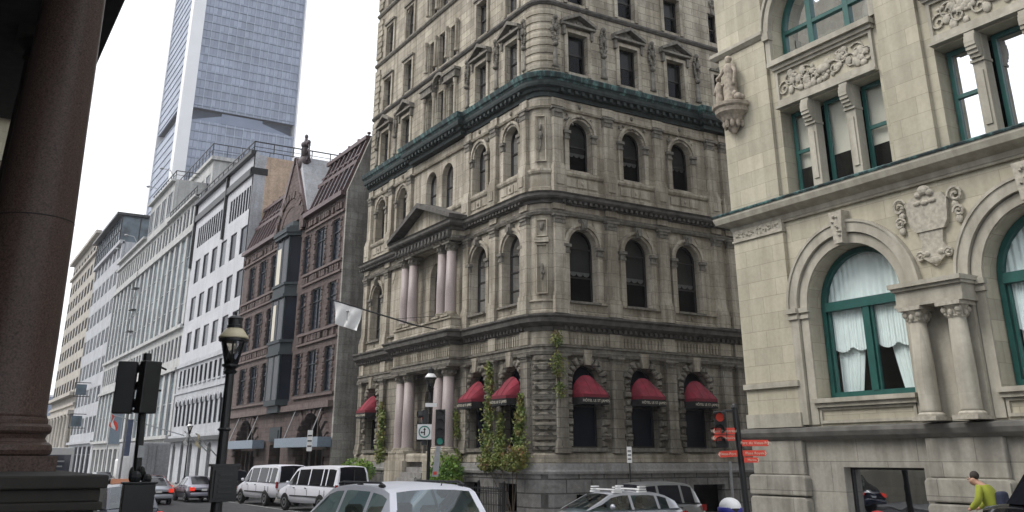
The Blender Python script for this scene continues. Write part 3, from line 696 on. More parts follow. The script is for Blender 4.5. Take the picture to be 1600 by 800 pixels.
    for (z0,z1,r) in ((2.7,6.7,.31),(9.15,12.95,.28)):
        for u in (PC-2.75,PC-1.75,PC+1.75,PC+2.75):
            p = FM(u,0,PX-.2); m = MB(); h = z1-z0
            m.lathe((p[0],p[1],z0), [(r*1.02,.28),(r*1.02,.3),(r,.34),(r,h*.35),(r*.88,h-.45)], 24); o = m.build('column', M['pinkg'], H, smooth=True)
            m = MB(); m.box(p[0]-r*1.4,p[0]+r*1.4,p[1]-r*1.4,p[1]+r*1.4,z0,z0+.1); m.lathe((p[0],p[1],z0), [(r*1.35,.1),(r*1.35,.16),(r*1.1,.2),(r*1.2,.24),(r*1.05,.28)], 20); m.build('column_base', M['hplain'], o)
            m = MB(); m.lathe((p[0],p[1],z0+h-.45), [(r*.9,0),(r*.95,.1),(r*1.15,.2),(r*1.0,.22),(r*1.35,.38)], 16); m.box(p[0]-r*1.4,p[0]+r*1.4,p[1]-r*1.4,p[1]+r*1.4,z1-.08,z1)
            m.blobs([(p[0]+r*1.05*math.cos(a),p[1]+r*1.05*math.sin(a),z0+h-.25,.07,.07,.1) for a in [k*math.pi/4 for k in range(8)]]); m.build('capital', M['hcarve'], o)
    q = MB(); q.fbox(FM, PC-ph, PC+ph, 6.7, 8.5, 0, PX); q.fbox(FM, PC-ph, PC+ph, 13.0, 14.0, 0, PX)
    for s in (-1,1): q.fbox(FM, PC+s*2.25-1.05, PC+s*2.25+1.05, 8.5, 9.15, 0, PX-.0+.1); q.fbox(FM, PC+s*2.25-1.1, PC+s*2.25+1.1, .0, 2.35, 0, PX+.35); q.fbox(FM, PC+s*2.25-1.0, PC+s*2.25+1.0, 2.35, 2.7, 0, PX+.2)
    q.build('porch_block', M['hplain'], H)
    q = MB(); u = PC-1.15
    while u < PC+1.2: p = FM(u,0,PX-.1); q.lathe((p[0],p[1],8.52), [(.07,0),(.09,.06),(.05,.2),(.09,.36),(.05,.46),(.07,.5)], 8); u += .23
    q.fbox(FM, PC-1.2, PC+1.2, 9.02, 9.14, PX-.22, PX+.02); q.build('balustrade', M['hplain'], H)
    q = MB()
    zl = 14.0
    for s in (-1,1): q.fprism(FM, [(PC+s*(ph+.55),zl),(PC+s*(ph+.6),zl+.22),(PC,zl+1.62),(PC,zl+1.34)], -.1, PX+.6)
    q.build('porch_pediment', M['hdark'], H)
    q = MB(); q.fprism(FM, [(PC-ph-.1,zl),(PC+ph+.1,zl),(PC,zl+1.36)], -.1, PX+.05); q.build('tympanum', M['hplain'], H)
    q = MB(); u = PC-ph+.15
    while u < PC+ph: q.fbox(FM, u-.1, u+.1, 13.1, 13.5, PX, PX+.32); q.blobs([(*FM(u,13.2,PX+.3),.1,.1,.12)]); u += .42
    q.build('modillion', M['hdark'], H)
    q = MB(); q.fbox(FM, PC-.9, PC+.9, 2.3, 5.9, -.3, -.24); q.build('door', M['frame'], H)
    q = MB(); 
    for k in range(9): q.fbox(FM, PC-1.2, PC+1.2, 2.3-(k+1)*.25, 2.3-k*.25, 0, .6+k*.28)
    q.build('steps', M['hbasep'], H)
    # flagpole projecting from the first floor
    q = MB(); q.tube([(19.9,42.2,8.75),(16.1,44.4,10.05)], .045, 8, .03); q.tube([(21.9,42.2,8.55),(19.9,42.2,8.75)], .03); q.tube([(21.2,42.2,9.3),(19.0,42.7,9.05)], .012); q.blobs([(16.08,44.41,10.06,.07,.07,.07)]); q.build('flagpole', M['iron'], H)
    return H
hotel()
fl = MB(); nu, nv = 10, 10; v = []
A, B = Vector((16.35,44.25,9.97)), Vector((17.6,43.52,9.54))
for i in range(nu+1):
    for j in range(nv+1):
        p = A.lerp(B, i/nu)+Vector((0,0,-1.15*j/nv)); k = .12*math.sin(i*1.3+j*.5)*j/nv
        p += Vector((k, k*1.2, 0))+ (B-A)*.25*j/nv*(.5-i/nu); v.append(p)
fl.add(v, [(i*(nv+1)+j,(i+1)*(nv+1)+j,(i+1)*(nv+1)+j+1,i*(nv+1)+j+1) for i in range(nu) for j in range(nv)])
fo = fl.build('flag', M['white'], None, smooth=True, loc=(17.1,43.8,9.7)); tag(fo, 'white flag with a faint grey emblem hanging from the hotel flagpole', 'flag')
em = MB(); c = (A+B)/2+Vector((-.06,-.09,-.55)); em.tube([c+Vector((0,0,.22)), c+Vector((0,0,-.25))], .025, 6); em.blobs([(c.x,c.y,c.z+.2,.1,.1,.05)]); em.build('emblem', M['galv'], fo)
#SECTION office
def column(p, z0, z1, r, parent, mat, capm, seg=24):
    m = MB(); h = z1-z0; m.lathe((p[0],p[1],z0), [(r*1.05,.2),(r,.26),(r,h*.4),(r*.86,h-.4)], seg); o = m.build('column', mat, parent, smooth=True)
    m = MB(); m.box(p[0]-r*1.35,p[0]+r*1.35,p[1]-r*1.35,p[1]+r*1.35,z0,z0+.1); m.lathe((p[0],p[1],z0), [(r*1.3,.1),(r*1.32,.15),(r*1.1,.2)], 20); m.build('column_base', capm, o)
    m = MB(); m.lathe((p[0],p[1],z1-.4), [(r*.9,0),(r*.98,.04),(r*.9,.07),(r*1.0,.2),(r*1.3,.3)], 16); m.box(p[0]-r*1.35,p[0]+r*1.35,p[1]-r*1.35,p[1]+r*1.35,z1-.1,z1)
    m.blobs([(p[0]+r*1.1*math.cos(a),p[1]+r*1.1*math.sin(a),z1-.2,.09,.09,.1) for a in [math.pi/4+k*math.pi/2 for k in range(4)]]+[(p[0]+r*1.0*math.cos(a),p[1]+r*1.0*math.sin(a),z1-.28,.06,.06,.09) for a in [k*math.pi/4 for k in range(8)]]); m.build('capital', capm, o)
    return o
def office():
    X, Y = 22.0, 21.75
    H = empty('stone_office_building', (X, Y, 0), label='pale buff stone building across the side street with round arched green framed windows', cat='building')
    F = FX(X); Y0 = -6.0; TOP = 24.0; period = 5.65; arcs = [17.4-period*k for k in range(4)]
    c = MB(); c.box(X+2.2, 44, Y0+.6, Y-.6, 0, TOP-.5); c.build('interior', M['void'], H)
    s = MB(); s.fbox(FY(Y), X+.5, 45, 0, TOP, -.01, .49) if False else s.box(X+.45, 45, Y-.5, Y, 0, TOP); s.box(X, 45, Y0, Y0+.4, 0, TOP); s.box(44.5, 45, Y0+.4, Y-.5, 0, TOP); s.build('side_wall', M['rstone'], H)
    def bandw(mb, z0, z1, ops, th=.45): wall_band(mb, F, Y0+.4, Y, z0, z1, ops, th)
    # basement / ground
    b = MB(); bandw(b, 0, 3.0, [(u-.25,2.55,.35,2.25,False) for u in arcs], .6)
    b.build('base_wall', M['rbase'], H)
    b = MB()
    for u in [Y-1.05]+[a-period/2 for a in arcs]:
        w = 2.2 if u > 20 else 2.3
        for (z0,z1,e) in ((0,1.42,.3),(1.46,2.02,.3)): b.fprism(F, [(u-w/2,z0),(u+w/2,z0),(u+w/2,z1-.08),(u+w/2-.08,z1),(u-w/2+.08,z1),(u-w/2,z1-.08)], 0, e)
        b.fbox(F, u-w/2+.1, u+w/2-.1, 2.02, 2.98, 0, .17)
    b.build('base_pier', M['rbase'], H, bevel=.04)
    path = [(X,Y0)]; path = [(44,Y),(X,Y),(X,Y0)]
    # sweep needs outward = right of travel, so travel from the side street corner towards -Y
    pth = [(X,Y),(X,Y0)]
    def cornerpath(): return [(30,Y+.0),(X,Y),(X,Y0)]
    def sw(nm, prof, mat, p=None): q = MB(); q.sweep(p or cornerpath(), prof); return q.build(nm, M[mat], H)
    sw('ledge', [(-.2,2.98),(.16,2.98),(.3,3.08),(.36,3.2),(.36,3.3),(-.2,3.38)], 'rledge')
    w = MB(); R1 = 1.62; ZS = 6.75
    bandw(w, 3.0, 9.62, [(u,2*R1+.02,4.05,ZS+R1,True) for u in arcs], .75); bandw(w, 9.62, 10.25, [], .45)
    U = (10.28, 13.15)
    bandw(w, 10.25, 13.2, [(u,3.85,10.27,13.15,False) for u in arcs], .75)
    bandw(w, 13.2, 14.9, [], .6)
    R2 = 1.95
    bandw(w, 14.9, 18.9, [(u,2*R2,14.95,16.0+R2,True) for u in arcs], .75)
    bandw(w, 18.9, TOP, [(u,3.6,19.8,22.6,False) for u in arcs], .6)
    w.build('wall', M['rstone'], H)
    p = MB()                          # corner pier and piers between bays, slightly proud
    for (a,bz) in [(19.6,Y)]+[(u-period/2-.62,u-period/2+.68) for u in arcs]:
        p.fbox(F, a, bz, 10.25, TOP, 0, .14)
    p.fbox(F, 19.62, Y, 3.4, 9.2, 0, .14)
    p.build('pier', M['rstone'], H)
    q = MB(); q.fbox(F, 19.55, Y+.03, 4.5, 4.66, 0, .24); q.fbox(F, 19.58, Y+.02, 3.35, 3.75, 0, .22); q.fbox(F, 19.58, Y+.02, 9.2, 9.26, 0, .2)
    q.build('pier_moulding', M['rtrim'], H)
    q = MB(); q.blobs(carve(F, 20.7, 9.42, 1.9, .16, .15, 60, rng, .05)); q.fbox(F, 19.62, Y, 9.26, 9.6, 0, .15); q.build('frieze_carving', M['rcarve'], H)
    # main cornice with copper top
    sw('cornice', [(-.2,9.58),(.1,9.58),(.14,9.72),(.3,9.78),(.46,9.86),(.52,10.02),(.52,10.1),(-.2,10.12)], 'rtrim')
    sw('copper_flashing', [(-.2,10.12),(.55,10.1),(.57,10.15),(.5,10.2),(-.2,10.28)], 'copper')
    sw('band', [(-.2,9.5),(.09,9.5),(.12,9.56),(-.2,9.57)], 'rtrim')
    sw('pier_band', [(-.2,15.86),(.18,15.86),(.3,15.98),(.3,16.1),(-.2,16.15)], 'rtrim', [(30,Y),(X,Y),(X,19.55)])
    sw('top_cornice', [(-.2,23.2),(.3,23.3),(.9,23.8),(.9,24.1),(-.2,24.3)], 'rtrim')
    for k,u in enumerate(arcs):
        # big arch: two stepped orders, frame, curtains
        a = MB(); a.ring(F, u, ZS, R1+.33, R1+.62, 0, .16, 26); a.ring(F, u, ZS, R1+.02, R1+.3, 0, .06, 26); a.ring(F, u, ZS, R1+.62, R1+.7, 0, .2, 26); a.build('archivolt', M['rtrim'], H)
        a = MB()
        for s in (-1,1):
            a.fbox(F, *sorted((u+s*(R1+.02),u+s*(R1+.3))), 3.4, ZS-.32, 0, .06); a.fbox(F, *sorted((u+s*(R1+.33),u+s*(R1+.62))), 3.4, ZS-.32, 0, .16)
            a.fbox(F, *sorted((u+s*(R1-.03),u+s*(R1+.31))), ZS-.32, ZS-.22, 0, .12); a.fbox(F, *sorted((u+s*(R1-.05),u+s*(R1+.31))), ZS-.14, ZS, 0, .15); a.fbox(F, *sorted((u+s*(R1),u+s*(R1+.3))), ZS-.22, ZS-.14, 0, .08)
            a.fbox(F, *sorted((u+s*(R1+.31),u+s*(R1+.7))), ZS-.32, ZS-.22, 0, .22); a.fbox(F, *sorted((u+s*(R1+.31),u+s*(R1+.72))), ZS-.14, ZS, 0, .26); a.fbox(F, *sorted((u+s*(R1+.32),u+s*(R1+.64))), ZS-.22, ZS-.14, 0, .18)
        a.build('jamb', M['rtrim'], H)
        a = MB(); a.fprism(F, [(u-.14,ZS+R1+.0),(u+.14,ZS+R1),(u+.24,ZS+R1+.95),(u-.24,ZS+R1+.95)], .0, .34); a.blobs(carve(F,u,ZS+R1+.5,.25,.6,.34,9,rng,.07)); a.build('keystone', M['rcarve'], H)
        a = MB(); a.fbox(F, u-R1-.1, u+R1+.1, 3.98, 4.1, 0, .22); a.fbox(F, u-R1-.06, u+R1+.06, 3.86, 3.98, 0, .14)
        for (z0,z1) in ((3.42,3.5),(3.78,3.84)): a.fbox(F, u-R1+.1, u+R1-.1, z0, z1, 0, .06)
        a.fbox(F, u-R1+.02, u-R1+.1, 3.42, 3.84, 0, .06); a.fbox(F, u+R1-.1, u+R1-.02, 3.42, 3.84, 0, .06); a.build('sill', M['rtrim'], H)
        wf = MB(); rr = R1-.02; D0, D1 = -.68, -.52; zb = 4.12
        wf.ring(F, u, ZS, rr-.15, rr, D0, D1, 26); wf.fbox(F, u-rr, u-rr+.15, zb, ZS, D0, D1); wf.fbox(F, u+rr-.15, u+rr, zb, ZS, D0, D1); wf.fbox(F, u-rr+.15, u+rr-.15, zb, zb+.17, D0, D1)
        wf.fbox(F, u-rr+.15, u+rr-.15, ZS-.13, ZS+.13, D0, D1+.06); wf.fbox(F, u-.1, u+.1, zb+.17, ZS-.13, D0, D1+.03)
        for s in (-1,1):
            c0 = u+s*.76; ww = .64
            wf.fbox(F, c0-ww, c0-ww+.06, zb+.17, ZS-.13, D0+.03, D1-.03); wf.fbox(F, c0+ww-.06, c0+ww, zb+.17, ZS-.13, D0+.03, D1-.03)
        wo_ = wf.build('window', M['green'], H)
        g = MB(); pts = [(u-rr+.1,zb+.1),(u+rr-.1,zb+.1)]+[(u+(rr-.08)*math.cos(math.pi*i/20),ZS+(rr-.08)*math.sin(math.pi*i/20)) for i in range(21)]; q_ = [F(a_,b_,-.61) for a_,b_ in pts]; g.add(q_,[tuple(range(len(q_)))]); g.build('pane', M['glassc'], wo_)
        cu = MB()                      # gathered sheers: lunette, scalloped valance, tied drapes
        def sheet(fu, u0, u1, nu, zlo, zhi, nv=8, off=-.70):
            v = []
            for i in range(nu+1):
                t = i/nu; uu = u0+(u1-u0)*t; lo, hi = zlo(t,uu), zhi(t,uu)
                for j in range(nv+1):
                    s_ = j/nv; z = lo+(hi-lo)*s_; x = fu(t,s_)*(u1-u0)+u0
                    v.append(F(x, z, off+.022*math.sin(t*95+1.2*math.sin(7*t))+.01*math.sin(t*37)))
            cu.add(v, [(i*(nv+1)+j,(i+1)*(nv+1)+j,(i+1)*(nv+1)+j+1,i*(nv+1)+j+1) for i in range(nu) for j in range(nv)])
        sheet(lambda t,s:t, u-rr+.1, u+rr-.1, 130, lambda t,x: ZS+.02, lambda t,x: ZS+math.sqrt(max(.001,(rr-.08)**2-(x-u)**2)))
        for s in (-1,1):
            c0 = u+s*.78; hw = .66
            sheet(lambda t,q:t, c0-hw, c0+hw, 90, lambda t,x: 5.55-.13*abs(math.sin(t*math.pi*2)), lambda t,x: ZS-.08)
        for s in (-1,1):
            c0 = u+s*.78
            # drapes sweep outward from the middle of each light
            far = s
            def fu(t,q,far=far):
                e = (1-q)**1.2*.30
                return t*(1-e)+(e if far > 0 else 0)
            sheet(fu, c0-.62 if far < 0 else c0-.35, c0+.35 if far < 0 else c0+.62, 60, lambda t,x: 4.15, lambda t,x: 5.75, off=-.86)
        cu.build('curtain', M['curtain'], wo_, smooth=True)
        # entablature on paired columns
        v = u-period/2; e0, e1 = v-.98, v+.98
        a = MB(); a.fbox(F, e0, e1, 6.2, 6.28, .0, .72); a.fbox(F, e0+.02, e1-.02, 6.28, 6.62, 0, .66); a.fbox(F, e0-.04, e1+.04, 6.62, 6.7, 0, .74); a.fbox(F, e0-.08, e1+.08, 6.7, 6.82, 0, .82)
        a.fbox(F, e0+.1, e1-.1, 3.36, 6.2, 0, .12); a.build('entablature', M['rtrim'], H)
        for s in (-1,1):
            pp = F(v+s*.56+.0,0,.42); column(pp, 3.37, 6.2, .25, H, M['rtrim'], M['rcarve'])
        # triple light above the cornice
        for s in (-1,1):
            c0 = u+s*.75; m = MB(); m.fbox(F, c0-.17, c0+.17, 10.3, 12.35, -.35, -.02); m.fbox(F, c0-.09, c0+.09, 10.6, 12.1, -.02, .02); m.fbox(F, c0-.2, c0+.2, 12.35, 12.43, -.35, .04); m.fbox(F, c0-.17, c0+.17, 12.43, 13.15, -.35, -.05)
            o = m.build('mullion', M['rtrim'], H)
            m = MB()
            for kk in range(7):
                t = kk/6; z = 12.5+.62*t; e = .1+.13*math.sin(t*math.pi*.9)+.05*t; m.fbox(F, c0-.15, c0+.15, z-.05, z+.055, -.06, e)
            m.lathe((*F(c0,0,.16)[:2],12.42), [(.05,0),(.05,.01)], 6); m.build('scroll_bracket', M['rtrim'], o, bevel=.02)
        ww = [(u-1.38,.98),(u,1.1),(u+1.38,.98)]
        for i,(c0,wd) in enumerate(ww):
            bl = .55 if k == 0 else (None if k == 1 else .4)
            window(F, c0, wd, 10.3, 13.13, False, H, rec=.5, fm='green', gm='glassc' if k == 0 else 'glassm', fw=.12, rails=(.52,) if i != 1 else (), blind=(.62 if i==1 else .66) if k==0 else None, bm='cream_refl')  # cream sheets behind the corner bay's glass imitate a mirrored building
        a = MB(); a.fbox(F, u-1.93, u+1.93, 13.2, 13.28, 0, .2); a.fbox(F, u-1.9, u+1.9, 13.28, 13.5, 0, .1); a.fbox(F, u-1.9, u+1.9, 14.45, 14.55, 0, .1)
        for s in (-1,1): a.fbox(F, *sorted((u+s*1.8,u+s*1.9)), 13.5, 14.45, 0, .1)
        a.fbox(F, u-1.97, u+1.97, 14.55, 14.68, 0, .18); a.fbox(F, u-2.03, u+2.03, 14.68, 14.84, 0, .3); a.fbox(F, u-1.97, u+1.97, 14.84, 14.92, 0, .2); a.build('panel_frame', M['rtrim'], H)
        a = MB(); rr_ = random.Random(k)
        for s in (-1,1):
            for j in range(5):
                cu_ = u+s*(.42+.3*j); cz = 13.97+(.12 if j%2 else -.12); P = []
                for q in range(22): an = q*.42; r_ = .03+.0115*q; P.append(F(cu_+s*r_*math.cos(an), cz+r_*math.sin(an), .04))
                a.tube(P, .032, 5)
        a.blobs(carve(F, u, 13.97, 3.2, .7, .03, 60, rr_, .05)); a.blobs([(*F(u,13.97,.05),.08,.3,.16)]); a.build('relief_panel', M['rcarve'], H, smooth=True)
        # upper arch
        a = MB(); a.ring(F, u, 16.0, R2, R2+.2, 0, .16, 26); a.ring(F, u, 16.0, R2+.24, R2+.34, 0, .22, 26)
        for s in (-1,1): a.fbox(F, *sorted((u+s*R2,u+s*(R2+.2))), 14.92, 15.72, 0, .14); a.fbox(F, *sorted((u+s*(R2-.04),u+s*(R2+.24))), 15.72, 16.0, 0, .24)
        a.build('archivolt', M['rtrim'], H)
        wf = MB(); rr = R2-.02; wf.ring(F, u, 16.0, rr-.14, rr, -.62, -.48, 24)
        wf.fbox(F, u-rr, u-rr+.14, 14.97, 16, -.62, -.48); wf.fbox(F, u+rr-.14, u+rr, 14.97, 16, -.62, -.48); wf.fbox(F, u-rr+.14, u+rr-.14, 14.97, 15.1, -.62, -.48)
        for x in (-.72,.72): wf.fbox(F, u+x-.1, u+x+.1, 15.1, 16.0+math.sqrt(rr*rr-.82**2)-.1, -.6, -.46)
        wf.fbox(F, u-rr+.14, u+rr-.14, 15.98, 16.1, -.61, -.47); wo_ = wf.build('window', M['green'], H)
        g = MB(); pts = [(u-rr+.1,15.0),(u+rr-.1,15.0)]+[(u+(rr-.08)*math.cos(math.pi*i/20),16.0+(rr-.08)*math.sin(math.pi*i/20)) for i in range(21)]; q_ = [F(a_,b_,-.57) for a_,b_ in pts]; g.add(q_,[tuple(range(len(q_)))]); g.build('pane', M['glassr'], wo_)
        window(F, u, 3.6, 19.8, 22.6, False, H, rec=.4, fm='green', gm='glassr', fw=.12, mull=2)
        # shop window low down
        sw_ = window(F, u-.25, 2.55, .4, 2.25, False, H, rec=.32, fm='dark', gm='glassr', fw=.06, rails=(), name='shop_window')
        # cartouche between the arches
        v = u-period/2; a = MB(); zc = 8.35
        a.fprism(F, [(v-.62,8.95),(v-.5,9.15),(v-.2,9.2),(v,9.32),(v+.2,9.2),(v+.5,9.15),(v+.62,8.95),(v+.55,8.4),(v+.42,8.2),(v-.42,8.2),(v-.55,8.4)], 0, .14)
        a.fprism(F, [(v-.36,8.2),(v+.36,8.2),(v+.3,7.85),(v+.44,7.6),(v+.28,7.45),(v,7.25),(v-.28,7.45),(v-.44,7.6),(v-.3,7.85)], 0, .1)
        for s in (-1,1):
            for (cu_,cz,sc_) in ((v+s*.85,9.0,1),(v+s*.88,8.55,.7),(v+s*.42,7.55,.6)):
                P = [F(cu_+s*.26*sc_*(.1+.04*q)*math.cos(q*.5), cz+.26*sc_*(.1+.04*q)*1.1*math.sin(q*.5), .09) for q in range(20)]; a.tube(P, .045, 5)
            a.blobs([(*F(v+s*.86,8.35,.07),.06,.1,.12),(*F(v+s*.8,8.75,.07),.06,.1,.1)])
        a.blobs([(*F(v,9.3,.14),.12,.2,.14),(*F(v-.18,9.2,.14),.1,.12,.1),(*F(v+.18,9.2,.14),.1,.12,.1),(*F(v-.22,8.98,.14),.07,.13,.07),(*F(v+.02,8.96,.14),.07,.13,.07),(*F(v+.25,8.98,.14),.07,.13,.07),(*F(v,7.4,.1),.07,.18,.1),(*F(v-.2,7.6,.1),.06,.1,.08),(*F(v+.2,7.6,.1),.06,.1,.08)])
        a.build('cartouche', M['rcarve'], H)
    # carved corbel at the corner
    a = MB(); cp_ = (21.72,21.15); 
    a.lathe((*cp_,12.9), [(.06,0),(.14,.12),(.22,.3),(.36,.42),(.40,.5),(.44,.56),(.58,.68),(.6,.82),(.68,.88),(.7,.98),(.62,1.02)], 24)
    a.blobs([(cp_[0]+.3*math.cos(q),cp_[1]+.3*math.sin(q),13.22,.08,.08,.16) for q in [k*math.pi/5 for k in range(10)]]); a.build('corbel', M['stat'], H, smooth=False)
    return H
office()
def statue():
    H = empty('stone_statue', (21.66,21.15,13.92), label='weathered statue of a draped woman and child on the corner corbel of the pale building', cat='statue')
    x, y, z = 21.6, 21.05, 13.92
    m = MB(); n = 20; pr = [(.26,0),(.27,.15),(.24,.5),(.21,.85),(.17,1.05),(.2,1.25),(.21,1.38),(.12,1.47),(.065,1.52)]
    v = []
    for r, h in pr:
        for i in range(n): a = 2*math.pi*i/n; rr = r*(1+.10*math.sin(a*7+h*2)*(1 if h < 1.1 else .2)); v.append((x+rr*math.cos(a)*.85, y+rr*math.sin(a), z+h))
    m.add(v, [(j*n+i,j*n+(i+1)%n,(j+1)*n+(i+1)%n,(j+1)*n+i) for j in range(len(pr)-1) for i in range(n)]+[tuple(range(n))])
    m.blobs([(x,y,z+1.64,.11,.11,.15),(x+.02,y,z+1.69,.13,.13,.12)], 10)
    m.tube([(x,y-.2,z+1.38),(x-.04,y-.32,z+1.1),(x-.1,y-.3,z+.75),(x-.12,y-.3,z+.6)], .075, 8, .05)
    m.tube([(x,y+.2,z+1.38),(x-.1,y+.32,z+1.15),(x-.2,y+.38,z+1.0)], .075, 8, .05)
    m.build('figure', M['stat'], H, smooth=True)
    k = MB(); cx, cy = x-.05, y+.48; pr = [(.16,0),(.15,.3),(.12,.6),(.14,.8),(.08,.92),(.05,.96)]
    k.lathe((cx,cy,z), pr, 14); k.blobs([(cx,cy,z+1.06,.1,.1,.12)], 8); k.tube([(cx,cy-.1,z+.85),(cx-.02,cy-.25,z+.75)], .05, 6); k.tube([(cx,cy+.1,z+.85),(cx-.1,cy+.16,z+.5)], .05, 6); k.build('figure', M['stat'], H, smooth=True)
    b = MB(); b.blobs([(x-.1,y-.42,z+.12,.14,.16,.14),(x,y-.5,z+.1,.12,.1,.1),(x-.12,y-.3,z+.28,.08,.1,.12)]); b.build('attribute', M['stat'], H, smooth=True)
statue()
#SECTION brown
def brown():
    X = 22.0; Y0, Y1 = 58.5, 83.2; F = FX(X)
    H = empty('brown_stone_building', (X, Y0, 0), label='red brown rough stone building with sloping metal mansard and a dark green bay window', cat='building')
    c = MB(); c.box(X+.8, 33, Y0+.8, Y1-.4, 0, 19.5); c.build('interior', M['void'], H)
    GY = 69.8                          # gable centre
    rows = [(6.65,9.6),(11.0,13.95),(15.4,18.35)]
    wr = [(59.95,1.45),(63.15,1.9),(66.15,1.15),(74.2,1.1),(77.2,1.8),(80.4,1.6)]
    w = MB()
    zc = [5.6,10.3,14.7,20.0]
    for (zb,zt),z0,z1 in zip(rows, zc, zc[1:]):
        wall_band(w, F, Y0, Y1, z0, z1, [(u,ww,zb,zt,False) for u,ww in wr]+[(GY,4.6,zb-.3,zt+.2,False)], .45)
    wall_band(w, F, Y0, Y1, 0, 5.6, [(62.3,5.6,0,5.3-.0,True),(69.9,2.6,0,3.4,False),(77.6,5.6,0,5.3,True)], .8)
    w.fprism(F, [(66.9,20.0),(73.6,20.0),(73.6,20.8),(70.9,24.9),(69.6,24.9),(66.9,20.8)], -.5, .25)
    w.build('wall', M['brown'], H)
    s = MB(); s.fprism(FY(Y0), [(X,0),(34,0),(34,24.25),(X+1.55,24.25),(X-.02,20.0)], .002, .25); s.build('party_wall', M['party'], H)
    r = MB()                           # broad rock faced arches at street level
    for uc in (62.3,77.6):
        for i in range(15):
            a0 = math.pi*i/15+.01; a1 = math.pi*(i+1)/15-.01; e = rng.uniform(.1,.22); zs = 2.5; ri, ro = 2.8, 3.75
            def P(rr,a,d): return F(uc+rr*math.cos(a), min(5.55, zs+rr*math.sin(a)), d)
            r.add([P(ri,a0,0),P(ro,a0,0),P(ro,a1,0),P(ri,a1,0),P(ri+.05,a0+.02,e),P(ro-.08,a0+.02,e),P(ro-.08,a1-.02,e),P(ri+.05,a1-.02,e)], [(0,1,5,4),(1,2,6,5),(2,3,7,6),(3,0,4,7),(4,5,6,7)])
    r.build('street_arch', M['brown'], H)
    # rough blocks beside every window
    q = MB()
    for (zb,zt) in rows:
        for u,ww in wr:
            k = 0; z = zb
            while z < zt-.1:
                for sgn in (-1,1):
                    e = rng.uniform(.05,.11); ln = .38 if (k%2) else .26; a, b = sorted((u+sgn*ww/2, u+sgn*(ww/2+ln)))
                    q.add([F(a,z+.02,0),F(b,z+.02,0),F(b,z+.34,0),F(a,z+.34,0),F(a+.05,z+.08,e),F(b-.06,z+.08,e),F(b-.06,z+.28,e),F(a+.05,z+.28,e)], [(0,1,5,4),(1,2,6,5),(2,3,7,6),(3,0,4,7),(4,5,6,7)])
                z += .37; k += 1
    q.build('quoin_blocks', M['brown'], H)
    q = MB()
    for z0 in (10.25,14.6,18.9):
        u = Y0+.4
        while u < Y1-.3:
            if abs(u-GY) > 3.4 and rng.random() < .8: e = rng.uniform(.1,.2); q.fprism(F, [(u,z0),(u+.34,z0),(u+.3,z0+.42),(u+.04,z0+.42)], 0, e)
            u += .42
    q.build('carved_band', M['brown'], H)
    q = MB()
    for z0 in (6.4,10.75,15.15,10.05,14.4,18.6): q.fbox(F, Y0, GY-3.3, z0, z0+.16, 0, .14); q.fbox(F, GY+3.3, Y1, z0, z0+.16, 0, .14)
    q.fbox(F, Y0, Y1, 5.6, 6.0, 0, .35); q.build('string_course', M['brownp'], H)
    q = MB()
    for u,ww in wr:
        for (zb,zt) in rows: window(F, u, ww, zb, zt, False, H, rec=.14, fm='bay', gm='glassf', fw=.08, rails=(.68,), mull=0 if ww < 1.5 else 1, blind=.35 if int(u)%2 else None)
    # arch over the bay, rough voussoirs
    q = MB(); q.ring(F, GY, 19.0, 2.35, 3.0, 0, .3, 18); 
    for i in range(18):
        a0 = math.pi*i/18+.015; a1 = math.pi*(i+1)/18-.015
        q.fprism(F, [(GY+3.05*math.cos(a0),19+3.05*math.sin(a0)),(GY+3.6*math.cos(a0),19+3.6*math.sin(a0)),(GY+3.6*math.cos(a1),19+3.6*math.sin(a1)),(GY+3.05*math.cos(a1),19+3.05*math.sin(a1))], .25, rng.uniform(.32,.5))
    q.build('bay_arch', M['brown'], H)
    # oriel bay window
    b = MB(); f = MB(); pl = [(X+.3,GY-2.25),(X-.75,GY-1.45),(X-.75,GY+1.45),(X+.3,GY+2.25)]
    def poly(e): return [(X+.3,GY-2.25-e),(X-.75-e,GY-1.45-e*.6),(X-.75-e,GY+1.45+e*.6),(X+.3,GY+2.25+e)]
    for z0,z1,e in ((5.6,6.1,-.25),(6.1,6.5,.0),(9.7,9.9,.12),(9.9,10.6,.02),(10.6,10.8,.12),(14.0,14.2,.14),(14.2,14.9,.02),(14.9,15.1,.12),(18.7,18.95,.2),(18.95,19.3,.3)): b.prism(poly(e), z0, z1)
    b.prism(poly(.05), 19.3, 19.5); b.prism([(X+.3,GY-1.9),(X-.4,GY-1.1),(X-.4,GY+1.1),(X+.3,GY+1.9)], 19.5, 20.0)
    for z0,z1 in ((6.5,9.7),(10.8,14.0),(15.1,18.7)):
        for (ax,ay) in [(X+.1,GY-2.1),(X-.7,GY-1.42),(X-.7,GY-.05),(X-.7,GY+1.42),(X+.1,GY+2.1)]: b.box(ax-.02,ax+.14,ay-.12,ay+.12,z0,z1)
        for yy in (-1.42,): b.box(X-.68,X-.6,GY-1.42,GY+1.42,z1-.9,z1-.8)
    bo = b.build('bay_window', M['bay'], H)
    g = MB()
    for z0,z1 in ((6.5,9.7),(10.8,14.0),(15.1,18.7)):
        for a,c_ in zip(pl, pl[1:]):
            g.add([(a[0]+.05,a[1],z0),(c_[0]+.05,c_[1],z0),(c_[0]+.05,c_[1],z1),(a[0]+.05,a[1],z1)], [(0,1,2,3)])
    g.build('pane', M['glassf'], bo)
    g = MB(); g.box(X-.725,X-.705,GY+.25,GY+1.2,15.2,18.0); g.box(X-.725,X-.705,GY+.4,GY+1.1,10.9,13.6); g.build('curtain', M['cream_refl'], bo)
    # mansards with standing ribs and dormer strips either side of the gable
    m = MB(); g = MB(); wf = MB()
